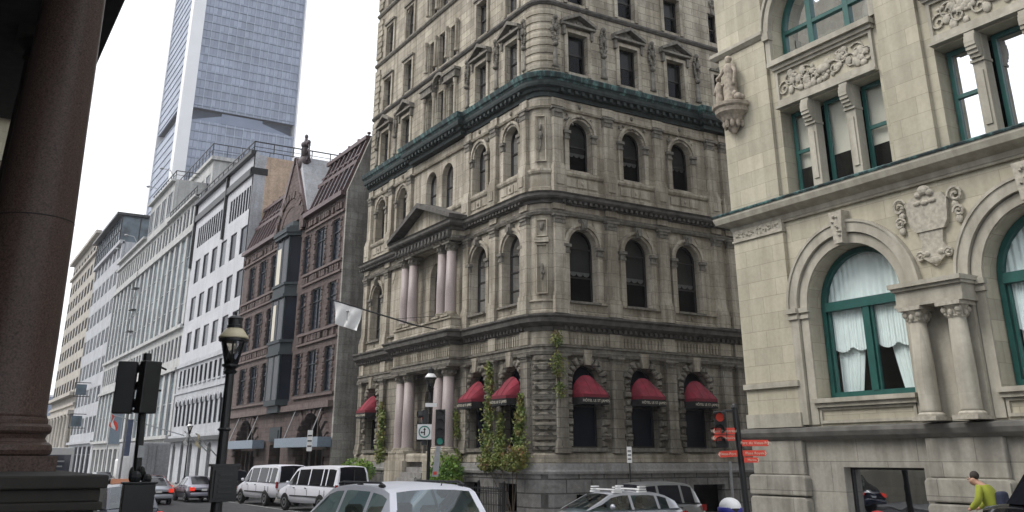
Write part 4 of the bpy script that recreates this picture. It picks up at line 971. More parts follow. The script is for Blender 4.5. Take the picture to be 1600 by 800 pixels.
    for (a,b_) in ((Y0+.01,GY-3.3),(GY+3.6,Y1)):
        z0, z1 = 20.0, 24.1
        m.add([(X-.1,a,z0),(X-.1,b_,z0),(X+1.5,b_,z1),(X+1.5,a,z1),(X+5,a,z1),(X+5,b_,z1),(X+5,a,z0),(X+5,b_,z0)], [(0,1,2,3),(3,2,5,4),(0,3,4,6),(1,7,5,2)])
        k = 0; u = a+.15
        while u < b_:
            m.bar((X-.12,u,z0+.1),(X+1.42,u,z1), .16, .22); u += 1.02; k += 1
        m.bar((X+.7,a,22.35),(X+.7,b_,22.35), .2, .25); m.bar((X+.95,a,23.0),(X+.95,b_,23.0),.1,.1)
        m.box(X+1.2,X+1.9,a,b_,z1,z1+.28)
        m.box(X-.4,X+.1,a,b_,19.72,20.05)
        u = a+.3
        while u < b_-.8:
            for (za,zb_) in ((20.5,22.15),(22.6,23.9)):
                def S(z): return X-.1+1.6*(z-20)/4.1-.03
                g.add([(S(za),u,za),(S(za),u+.7,za),(S(zb_),u+.7,zb_),(S(zb_),u,zb_)], [(0,1,2,3)])
            u += 1.02
        # little vents on the ridge
        u = a+.7
        while u < b_: m.lathe((X+1.7,u,z1+.28), [(.06,0),(.06,.35),(.14,.4),(.14,.5),(.02,.55)], 8); u += 1.9
    m.build('mansard_roof', M['mansard'], H)
    g.build('skylight', M['glassb'], H)
    q = MB(); q.add([(X-.1,GY-3.45,20.4),(X-.1,GY-2.9,20.4),(X-.1,GY-.3,25.1),(X-.1,GY-.9,25.4),(X+4,GY-3.45,20.4),(X+4,GY-2.9,20.4),(X+4,GY-.3,25.1),(X+4,GY-.9,25.4)], [(0,1,2,3),(4,7,6,5),(0,3,7,4),(1,5,6,2)])
    q.build('gable_coping', M['cstone'], H)
    q = MB(); q.fprism(F, [(GY+4.0,20.0),(GY+3.2,20.0),(GY+.2,25.0),(GY+.2,25.6)], -1.2, .35); q.fprism(F, [(GY-3.6,20.0),(GY-3.2,20.0),(GY-.2,25.0),(GY-.2,25.45)], -.5, .3); q.build('gable_trim', M['mansard'], H)
    # sheet metal canopies on rods
    for uc in (62.6,76.7):
        o = MB(); o.fbox(F, uc-4.4, uc+4.4, 3.15, 3.75, .1, 1.0); ob = o.build('canopy', M['greyblue'], H)
        t = MB()
        for s in (-2.6,2.6): t.tube([F(uc+s,3.75,.9), F(uc+s,5.9,.1)], .03)
        t.build('tie_rod', M['galv'], ob)
    q = MB()
    for uc in (62.3,77.6):
        for x in (-2.4,-1.2,0,1.2,2.4): q.fbox(F, uc+x-.06, uc+x+.06, 0, 5.2, -.5, -.42)
        q.fbox(F, uc-2.8, uc+2.8, 3.0, 3.15, -.5, -.42)
    q.build('shopfront', M['brownp'], H)
    q = MB(); q.fbox(F, 68.6, 71.2, 3.6, 4.6, 0, .12); q.fbox(F, 69.0, 70.8, 3.8, 4.4, .12, .16); q.build('door_panel', M['bay'], H)
    # ornament on top
    S = empty('roof_finial', (X+.2,69.0,25.3), label='dark sculptural finial of curled ironwork standing above the brown gable', cat='roof ornament')
    z = 24.0; y = 69.0; x = X+.2
    m = MB(); m.lathe((x,y,z), [(.3,.3),(.5,.8),(.55,1.1),(.4,1.3),(.25,1.5)], 10); m.tube([(x,y-.2,z+1.0),(x,y-.8,z+1.1),(x,y-1.0,z+1.6),(x,y-.7,z+1.9),(x,y-.45,z+1.6)], .08); m.tube([(x,y+.2,z+1.0),(x,y+.8,z+1.0),(x,y+1.1,z+1.5),(x,y+.8,z+1.9),(x,y+.5,z+1.6)], .08); m.tube([(x,y,z+1.3),(x,y,z+2.4),(x,y,z+3.1)], .3, 8, .12); m.blobs([(x,y,z+3.2,.16,.16,.2),(x,y,z+2.5,.4,.5,.3),(x,y+.6,z+2.7,.2,.3,.2),(x,y-.6,z+2.5,.2,.3,.25)])
    m.tube([(x,y+.5,z+2.8),(x,y+.9,z+2.3),(x,y+.8,z+1.6),(x,y+1.0,z+1.1)], .07); m.tube([(x,y-.5,z+2.6),(x,y-.9,z+2.1),(x,y-1.1,z+1.5),(x,y-1.3,z+.8)], .07)
    m.build('ironwork', plain('weathered dark bronze', (.06,.045,.05), .6, var=.3, scale=4), S, smooth=True)
brown()
#SECTION row
def railing(F, u0, u1, z, d, parent, h=1.1, step=2.0, side=None):
    m = MB(); a = F(u0,z+h,d); b = F(u1,z+h,d); m.bar(a,b,.1,.1); m.bar(F(u0,z+h*.5,d),F(u1,z+h*.5,d),.05,.05)
    u = u0
    while u <= u1+.01: m.bar(F(u,z,d),F(u,z+h,d),.08,.08); u += step
    if side:
        x = 0; m.bar(F(u0,z+h,d),F(u0,z+h,d-side),.1,.1); m.bar(F(u0,z+h*.5,d),F(u0,z+h*.5,d-side),.05,.05)
        while x <= side: m.bar(F(u0,z,d-x),F(u0,z+h,d-x),.08,.08); x += step
    m.build('railing', M['dark'], parent)
def whiteb():
    X = 22.0; Y0, Y1 = 83.3, 106.0; F = FX(X)
    H = empty('white_office_building', (X,Y0,0), label='white clad office building with rows of small dark punched windows and black roof bands', cat='building')
    cs = [84.75,88.3,91.9,95.5,99.1,102.7]; w = MB(); wt = 2.15
    c = MB(); c.box(X+.8,40,Y0+.8,Y1-.3,0,29); c.build('interior', M['void'], H)
    tn = [83.9+.95*k for k in range(22)]; tn = [u for u in tn if abs(u-92.5) > .6 and u < 105.4 and (u < 90.9 or u > 93) ]
    bands = [(12.0,15.6,[(u,wt,13.0,15.1) for u in cs]),(15.6,19.5,[(u,wt,16.35,18.85) for u in cs]),(19.5,23.6,[(u,wt,20.4,22.95) for u in cs]),(23.6,29.9,[(u,.76,24.45,26.75) for u in tn])]
    lowb = [(4.5,8.8,[(u,1.15,5.5,8.0) for u in [c_+e for c_ in cs for e in (0,)]+[c_+1.8 for c_ in cs]]),(8.8,12.0,[(u,1.15,9.55,11.2) for u in cs]+[(u+1.8,.95,9.55,11.2) for u in cs])]
    for z0,z1,L in bands: wall_band(w, F, Y0+.02, Y1, z0, z1, [(u,a,b,t,False) for u,a,b,t in L], .4)
    w.build('wall', M['wstone'], H)
    w = MB()
    for z0,z1,L in lowb: wall_band(w, F, Y0+.02, Y1, z0, z1, [(u,a,b,t, z0 < 5) for u,a,b,t in L if u < Y1-.6], .4)
    wall_band(w, F, Y0+.02, Y1, 0, 4.5, [(u,1.3,0,3.9,True) for u in [c_+.9 for c_ in cs if c_ < 104]], .5)
    w.build('lower_wall', M['cstone'], H)
    for z0,z1,L in bands+lowb:
        for u,a,b,t in L:
            if u < Y1-.6: window(F, u, a, b, t, z0 == 4.5, H, rec=.1, gm=rng.choice(['glassf','glassf','glassf','glassg']), fw=.05, rails=(), fm='dark')
    q = MB()
    for z,h,e in ((11.5,.3,.2),(8.75,.15,.12),(4.35,.25,.25)): q.fbox(F, Y0, Y1, z, z+h, 0, e)
    for u in [c_+e for c_ in cs for e in (0,1.8)]:
        if u < Y1-.6: q.ring(F, u, 7.55, .5, .72, 0, .12, 10); q.fbox(F, u-.55, u+.55, 9.4, 9.55, 0, .12)
    q.build('string_course', M['cstone'], H)
    q = MB(); q.fbox(F, Y0-.05, Y1, 27.7, 28.4, 0, .25); q.fbox(F, Y0-.05, Y1, 29.7, 30.05, 0, .45); q.box(X-.25, X+1.3, Y0-.06, Y0+.4, 27.72, 28.38); q.fbox(F, Y0, Y1, 28.4, 28.55, 0, .08)
    q.build('roof_band', M['dark'], H)
    q = MB(); q.fbox(F, 92.3, 92.6, 23.2, 29.7, 0, .3); q.fbox(F, Y1-.3, Y1, 22.5, 29.7, 0, .3); q.build('drain_pipe', M['dark'], H)
    q = MB(); q.box(X+1.1, 42, Y0-.02, Y0+.4, 0, 29.6); q.build('party_wall', M['peach'], H)
    q = MB(); q.box(X, X+1.1, Y0-.02, Y0+.4, 0, 29.7); q.box(X+.4, 42, Y0+.4, Y1-.01, 29.3, 29.7); q.build('corner_strip', M['cstone'], H)
    q = MB(); q.fbox(F, Y0, Y1, 4.0, 4.35, .02, .6); q.build('canopy', M['dark'], H)
    railing(F, Y0+.3, Y1, 30.05, .1, H, 1.0, 1.9, side=14)
whiteb()
def strips(H, F, u0, u1, z0, z1, n, rails, pier, glassk='glassb', dep=.25, mat='bstone'):
    """tall glazed strips between stone fins"""
    st = (u1-u0)/n; g = MB(); fns = MB()
    for k in range(n):
        a = u0+k*st; fns.fbox(F, a, a+pier, z0, z1, -dep, .1 if k else .12)
        window(F, a+pier+(st-pier)/2, round(st-pier,3), z0, z1, False, H, rec=.08, gm=rng.choice([glassk,glassk,'glassh']), fm='gframe', fw=.07, rails=rails)
    fns.fbox(F, u1-.02, u1+pier*.5, z0, z1, -dep, .1)
    fns.build('stone_fins', M[mat], H)
def greyb():
    X = 22.0; F = FX(X)
    H = empty('long_grey_stone_building', (X,106,0), label='long grey beige stone block with tall glazed strips and set back penthouse behind railings', cat='building')
    A = empty('narrow_grey_stone_building', (X,137.6,0), label='narrow grey stone block with tall glazed strips, right of the glass topped building', cat='building')
    for (P,Y0,Y1,zt,n) in ((H,106,121.5,31.2,4),(H,121.5,137.4,37.0,4),(A,137.6,160.4,32.4,6)):
        c = MB(); c.box(X+1.0,40,Y0+.6,Y1-.3,0,zt-1.4); c.build('interior', M['void'], P)
        st = (Y1-Y0)/n; w = MB()
        wall_band(w, F, Y0, Y1, 26.9, zt, [(Y0+st*(k+.5)+e,1.25,28.2,30.5,False) for k in range(n) for e in (-.9,.9)]+([(Y0+st*(k+.5)+e,1.2,32.6,35.4,False) for k in range(n) for e in (-.9,.9)] if zt > 36 and False else []), .45)
        wall_band(w, F, Y0, Y1, 11.5, 16.2, [(Y0+st*(k+.5)+e,1.25,12.8,15.2,False) for k in range(n) for e in (-.9,.9)], .45)
        wall_band(w, F, Y0, Y1, 0, 4.6, [(Y0+st*(k+.5),st*.7,0,3.6,False) for k in range(n)], .45)
        w.build('wall', M['bstone'], P)
        for k in range(n):
            for e in (-.9,.9):
                window(F, Y0+st*(k+.5)+e, 1.25, 28.2, 30.5, False, P, rec=.12, gm='glassf', fw=.07, rails=(), fm='gframe'); window(F, Y0+st*(k+.5)+e, 1.25, 12.8, 15.2, False, P, rec=.12, gm='glassf', fw=.07, rails=(), fm='gframe')
            window(F, Y0+st*(k+.5), round(st*.7,2), 0.1, 3.6, False, P, rec=.3, gm='glassf', fw=.1, rails=(), fm='gframe', mull=2, name='shop_window')
        strips(P, F, Y0, Y1, 16.2, 26.9, n+1, (.25,.5,.75), .95); strips(P, F, Y0, Y1, 4.6, 11.5, n+1, (.5,), .95)
        q = MB()
        for z,h,e in ((26.9,.45,.35),(27.5,.15,.2),(30.9,.3,.35),(16.0,.4,.4),(11.4,.35,.4),(4.4,.35,.5),(zt-.25,.3,.5)): q.fbox(F, Y0, Y1, z, z+h, 0, e)
        q.build('cornice', M['bstone'], P)
    # upper floors of the taller middle
    q = MB(); q.box(X+.47,40,121.46,121.9,31.2,37.0); q.box(X+.2,38,122,137.3,36.4,36.9); q.build('parapet', M['bstone'], H)
    for k in range(4): window(F, 123.5+k*4.0, 2.6, 32.4, 35.6, False, H, rec=-.04, gm='glassf', fw=.1, rails=(), fm='gframe', mull=1)
    railing(F, 121.7, 137.2, 37.1, .0, H, 1.1, 1.6, side=3); railing(F, 106.5, 121.2, 31.3, .2, H, 1.0, 1.6)
    # penthouse set back
    q = MB(); q.box(26,44,119,141,30,40.0); q.box(25.6,44.4,118.6,141.4,39.6,40.1); q.box(25.85,26,119.5,141,33.5,34.0); q.build('penthouse', M['bstone'], H)
    FPn = FX(26.0)
    for k in range(6): window(FPn, 121+k*3.3, 2.0, 34.5, 38.0, False, H, rec=-.05, gm='glassf', fw=.1, rails=(), fm='gframe')
    window(FY(119.0), 29.6, 2.4, 34.2, 37.2, False, H, rec=-.05, gm='glassf', fw=.1, rails=(), fm='gframe')
    railing(FPn, 118.8, 141, 40.1, .3, H, 1.7, 1.9, side=18)
    q = MB(); q.box(30,32,122,123,40.1,41.3); q.box(33,34.5,120.5,121.5,40.1,40.9); q.build('roof_vent', M['dark'], H)
    # fire stair and lamps on arms
    q = MB()
    for z in (19,22,25): q.box(X-.9,X-.1,137.6,139.4,z,z+.1); q.bar((X-.85,137.6,z+1),(X-.85,139.4,z+1),.05,.05); q.bar((X-.85,137.7,z),(X-.3,139.3,z+3),.06,.06)
    q.build('fire_escape', M['dark'], A)
    for yy,zz in ((124,38.5),(133,38.2),(147,34.0),(155,33.4)):
        q = MB(); q.tube([(X+.5,yy,zz-1.2),(X-.4,yy,zz+.3),(X-1.4,yy,zz+.4)], .05, 6); q.blobs([(X-1.5,yy,zz+.38,.3,.4,.14)]); q.build('roof_floodlight', M['gframe'], H if yy < 138 else A)
greyb()
def farrow():
    X = 22.0; F = FX(X)
    H = empty('glass_topped_building', (X,160.6,0), label='light grey office building with ribbon windows and a dark glass rooftop pavilion', cat='building')
    c = MB(); c.box(X+.8,40,161,190,0,35); c.build('interior', M['void'], H)
    w = MB(); rows = [(6.2+4.6*k) for k in range(7)]
    wall_band(w, F, 160.6, 190, 0, 5.0, [(164.5+5*k,4.0,0,4.2,False) for k in range(5)], .4)
    z0 = 5.0
    for z in rows:
        z1 = z+3.75; wall_band(w, F, 160.6, 190, z0, min(z1,36.3), [(163.4+4.25*k,3.1,z,z+2.6,False) for k in range(7)], .4); z0 = z1
        for k in range(7): window(F, 163.4+4.25*k, 3.1, z, z+2.6, False, H, rec=.08, gm=rng.choice(['glassf','glassg']), fm='gframe', fw=.08, rails=(), mull=1)
    wall_band(w, F, 160.6, 190, z0, 36.3, [], .4) if z0 < 36.3 else None
    w.box(X+.46,40,160.45,160.9,30,36.2); w.build('wall', M['cstone'], H)
    for k in range(5): window(F, 164.5+5*k, 4.0, 0.1, 4.2, False, H, rec=.2, gm='glassf', fm='dark', fw=.1, rails=(.7,), mull=2, name='shop_window')
    q = MB(); q.fbox(F, 160.6, 190, 35.9, 36.5, -.3, .5); q.fbox(F, 160.6, 190, 4.6, 5.0, 0, .5); q.build('cornice', M['cstone'], H)
    q = MB(); q.box(X-.2,40,163.4,191,36.5,41.2); q.build('glass_pavilion', M['glassb'], H)
    q = MB()
    for k in range(12): q.bar((X-.25,163.4+2.5*k,36.5),(X-.25,163.4+2.5*k,41.2),.16,.16)
    for k in range(6): q.bar((X-.2+3*k,163.35,36.5),(X-.2+3*k,163.35,41.2),.16,.16)
    q.box(X-1.2,40.5,162.6,191.2,41.2,41.6); q.bar((X-.25,163.4,38.8),(X-.25,191,38.8),.12,.12); q.build('pavilion_frame', M['dark'], H)
    T = empty('tan_stone_building', (X,190.2,0), label='tan stone tower block with a columned base at the far end of the street row', cat='building')
    c = MB(); c.box(X+.8,44,190.7,229,0,43); c.build('interior', M['void'], T)
    w = MB(); z0 = 13.6
    for k in range(8):
        z = 14.6+3.65*k; z1 = z+2.9 if k < 7 else 44.0; wall_band(w, F, 190.2, 230, z0, z1, [(193+4.4*j,2.9,z,z+2.1,False) for j in range(9)], .5); z0 = z1
        for j in range(9): window(F, 193+4.4*j, 2.9, z, z+2.1, False, T, rec=.1, gm='glassf', fm='frame', fw=.1, rails=(), mull=1)
    wall_band(w, F, 190.2, 230, 0, 13.6, [(194+5.2*j,3.0,1,9.6,False) for j in range(7)], .6)
    for j in range(7): window(F, 194+5.2*j, 3.0, 1.0, 9.6, False, T, rec=.4, gm='glassf', fm='frame', fw=.15, rails=(.33,.66), mull=1)
    w.box(X, 30, 190.2, 190.5, 36, 44); w.build('wall', M['tan'], T)
    q = MB()
    for z,h,e in ((10.0,.7,1.0),(11.6,.5,.4),(13.3,.6,1.2),(40.0,.5,.5),(43.6,.6,1.0)): q.fbox(F, 190.2, 230, z, z+h, 0, e)
    q.build('cornice', M['tan'], T)
    for j in range(8):
        p = F(191.5+5.2*j,0,.5); m = MB(); m.lathe((p[0],p[1],1.0), [(.6,0),(.5,.3),(.42,8.4),(.65,9.0)], 12); m.build('column', M['tan'], T, smooth=True)
    q = MB(); q.box(28,40,196,215,44,48); q.build('penthouse', M['tan'], T)
    # distant blocks closing the street
    for (x0,x1,y,h,lab) in ((36,50,470,28,'hazy blue grey slab block at the street end, left of the tan tower'),(51,56,520,16,'low hazy grey block beside the taller slab at the street end')):
        B = empty('distant_tower_block', (x0,y,0), label=lab, cat='building')
        m = MB(); m.box(x0,x1,y,y+30,0,h); m.build('walls', M['tower'], B)
        m = MB(); m.box(x0-.3,x1+.3,y-.3,y+30,h,h+.8); [m.box(x,x+.5,y-.35,y,0,h) for x in (x0,(x0+x1)/2,x1-.5)]; m.build('roof_slab', M['tcon'], B)
        
farrow()
def tower():
    Y0 = 300.0; X0, X1 = 52.6, 92.0; H = 196; D = 42
    T = empty('glass_skyscraper', (X0,Y0,0), label='blue grey glass skyscraper with white corner pillars and a dark recessed plant floor', cat='skyscraper')
    segs = [(0,109.0),(113.4,H)]
    c = MB(); c.box(X0+3.6,X1-3.6,Y0+.2,Y0+D-.2,0,H)
    c = MB(); g = MB()
    for a,b in segs: g.box(X0+4.0,X1-.2,Y0,Y0+.5,a,b); g.box(X0+.4,X0+.9,Y0+4.0,Y0+D-4.0,a,b); g.box(X1-.9,X1-.3,Y0+4,Y0+D-4,a,b)
    g.build('curtain_wall', M['tower'], T)
    m = MB()
    for a,b in segs: 
        z = a+3.1-(a%3.1)
        while z < b: m.box(X0+4.0,X1-.2,Y0-.25,Y0,z-.45,z+.2); m.box(X0+.2,X0+.4,Y0+4,Y0+D-4,z-.2,z+.1); z += 3.1
    m.build('floor_band', plain('blue grey spandrel', (.20,.24,.32), .5, var=.1, scale=.05), T)
    m = MB(); x = X0+4.0
    while x < X1-.2:
        for a,b in segs: m.box(x,x+.22,Y0-.35,Y0-.25,a,b)
        x += 1.45*2
    m.build('mullion', plain('pale mullion', (.33,.38,.47), .5, var=0), T)
    m = MB(); m.prism([(X0,Y0-1.0),(X0+4.0,Y0-1.0),(X0+4.0,Y0+4),(X0,Y0+4)], 0, H+2); m.box(X0,X0+4,Y0+D-4,Y0+D,0,H+2); m.box(X1-.2,X1+.3,Y0-1,Y0+4,0,H+2); m.build('corner_pillar', M['tcon'], T)
    m = MB(); m.box(X0+3.5,X1-.5,Y0+3,Y0+4,108.5,114); m.box(X0+3,X0+4,Y0+4,Y0+D-4,108.5,114); m.build('plant_floor', plain('dark louvres', (.05,.07,.11), .7, var=.3, scale=.2), T)
    m = MB(); m.fprism(FY(Y0), [(X0+4.0,113.2),(X0+16,113.2),(X0+4.0,109.2)], -2, .05) if False else None
    m.fprism(FY(Y0), [(X0+14,109.3),(X0+28,109.3),(X0+28,112.9),(X0+14,112.9)], -2, -.6); m.fprism(FY(Y0), [(X0+4,109.0),(X0+14,109.0),(X0+14,112)], -2, -.7); m.fprism(FY(Y0), [(X1-.5,109.0),(X0+28,109.0),(X0+28,112)], -2, -.7); m.build('plant_screen', plain('blue grey louvre screen', (.17,.21,.29), .6, var=.1, scale=.2), T)
    m = MB(); m.box(X0+.5,X1-.3,Y0+.55,Y0+D-4,113.5,114.2); m.box(X0+.5,X1-.3,Y0+.55,Y0+D-4,108.2,108.8); m.build('floor_slab', M['dark'], T); m = MB(); m.box(X0+4,X1-.3,Y0-.3,Y0+D-4,H-.2,H+.8); m.build('roof', M['tcon'], T)
tower()
def portico():
    # the bank portico on the viewer's side of the street
    P = empty('granite_portico', (.92,14,0), label='dark portico with red brown polished granite columns framing the left edge', cat='building')
    def col_(y):
        x = .74
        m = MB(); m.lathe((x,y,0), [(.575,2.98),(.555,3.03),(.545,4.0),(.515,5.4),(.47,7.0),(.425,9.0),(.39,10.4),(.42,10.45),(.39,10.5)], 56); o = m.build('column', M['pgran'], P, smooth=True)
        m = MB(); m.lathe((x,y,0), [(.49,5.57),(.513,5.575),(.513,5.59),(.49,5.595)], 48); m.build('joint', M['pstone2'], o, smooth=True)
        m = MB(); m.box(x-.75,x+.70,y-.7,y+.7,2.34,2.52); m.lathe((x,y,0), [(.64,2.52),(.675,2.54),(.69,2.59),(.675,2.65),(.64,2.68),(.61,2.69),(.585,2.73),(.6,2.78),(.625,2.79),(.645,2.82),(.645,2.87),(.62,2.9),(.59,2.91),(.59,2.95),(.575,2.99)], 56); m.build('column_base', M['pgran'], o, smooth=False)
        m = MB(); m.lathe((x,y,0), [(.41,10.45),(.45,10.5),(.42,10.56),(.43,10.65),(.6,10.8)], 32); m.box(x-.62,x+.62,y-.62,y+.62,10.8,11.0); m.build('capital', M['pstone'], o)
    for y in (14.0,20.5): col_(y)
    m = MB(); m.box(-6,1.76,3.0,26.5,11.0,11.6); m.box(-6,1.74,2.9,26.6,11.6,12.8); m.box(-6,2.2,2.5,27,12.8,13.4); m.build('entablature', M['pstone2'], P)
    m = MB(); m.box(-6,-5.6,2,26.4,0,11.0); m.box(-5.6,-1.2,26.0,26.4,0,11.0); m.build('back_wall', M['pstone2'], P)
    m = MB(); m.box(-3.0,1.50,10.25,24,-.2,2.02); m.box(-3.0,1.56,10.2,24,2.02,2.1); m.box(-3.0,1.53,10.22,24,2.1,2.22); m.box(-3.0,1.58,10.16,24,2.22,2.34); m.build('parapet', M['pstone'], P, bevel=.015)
    q = MB(); q.box(-.9,1.2,10.12,10.25,.9,1.0); q.box(-.9,1.2,10.12,10.25,1.92,1.99); q.box(1.12,1.2,10.12,10.25,1.0,1.92); q.build('panel_frame', M['pstone'], P)
    q = MB()
    for i in range(8):
        for j in range(4): 
            cx = -.8+.25*i; cz = 1.1+.22*j; q.tube([(cx+.1*math.cos(k*math.pi/4),10.17,cz+.1*math.sin(k*math.pi/4)) for k in range(9)], .02, 5)
    q.build('grille', M['iron'], P)
    # stone building further along on the same side, seen between the columns
    B = empty('pale_stone_building', (.8,46,0), label='slice of a sunlit pale stone building seen between the portico columns at the left edge', cat='building')
    m = MB(); m.box(-14,.75,46,80,0,17.2); m.box(-16,-1.5,27.5,80,17.95,34) if False else None; m.box(-11.5,-3.0,34.2,45.6,0,33); m.build('wall', M['rstone'], B)  # last box: unseen set back block, added and sized to mirror in office windows
    m = MB(); m.box(-14,1.15,45.7,80,17.2,17.9); m.box(-14,.95,45.8,80,15.2,15.5); m.box(-14,1.0,45.8,80,9.2,9.6); m.build('cornice', M['rtrim'], B)
    for k in range(5):
        for z in (2,6,10.4): window(FY(46), -12+2.6*k, 1.3, z, z+2.4, False, B, rec=-.04, gm='glassf', fm='gframe')
portico()
#SECTION ground
def grid_sheet(name, x0, x1, y0, y1, dz, mat, nx, ny, thick=0):
    m = MB(); v = [(x0+(x1-x0)*i/nx, y0+(y1-y0)*j/ny, gz(0,y0+(y1-y0)*j/ny)+dz) for i in range(nx+1) for j in range(ny+1)]
    f = [(i*(ny+1)+j,(i+1)*(ny+1)+j,(i+1)*(ny+1)+j+1,i*(ny+1)+j+1) for i in range(nx) for j in range(ny)]
    m.add(v, f)
    if thick:
        n = ny+1
        for e in (0, nx):
            k = [v[e*n+j] for j in range(n)]; m.add(k+[(a,b,c-thick) for a,b,c in k], [(j,j+1,n+j+1,n+j) for j in range(ny)])
        for j in (0, ny):
            a, b = v[j], v[nx*n+j]; m.add([a,b,(b[0],b[1],b[2]-thick),(a[0],a[1],a[2]-thick)], [(0,1,2,3)])
    o = m.build(name, mat); tag(o, kind='structure'); return o
g = MB(); ys = [-400,-40]+[-20+3*k for k in range(26)]+[80,250,600,1800]; xs = [-1500,-60,0,24,60,1500]
v = [(x,y,gz(x,y)) for x in xs for y in ys]; n = len(ys)
g.add(v, [(i*n+j,(i+1)*n+j,(i+1)*n+j+1,i*n+j+1) for i in range(len(xs)-1) for j in range(n-1)])
tag(g.build('road', M['asphalt']), kind='structure')
grid_sheet('sidewalk_hotel_side', 18.75, 50, 32.0, 260, .13, M['walk'], 2, 60, .13)
grid_sheet('sidewalk_office_side', 18.75, 60, -20, 23.6, .13, M['walk'], 2, 30, .13)
grid_sheet('sidewalk_near_side', -6, 2.4, 4, 260, .13, M['walk'], 2, 60, .13)
for nm,a,b in (('kerb_hotel_side',32.0,260),('kerb_office_side',-20,23.6)): grid_sheet(nm, 18.6, 18.75, a, b, .14, M['kerb'], 1, 60, .14)
y = 40
ln = MB()
while y < 200: ln.add([(10.2,y,gz(0,y)+.004),(10.33,y,gz(0,y)+.004),(10.33,y+3,gz(0,y+3)+.004),(10.2,y+3,gz(0,y+3)+.004)], [(0,1,2,3)]); y += 9
ln.add([(16.1,40,.004),(16.22,40,.004),(16.22,200,.004),(16.1,200,.004)], [(0,1,2,3)])
tag(ln.build('lane_markings', plain('worn road paint', (.45,.45,.43), .8, var=.3, scale=3)), kind='structure')
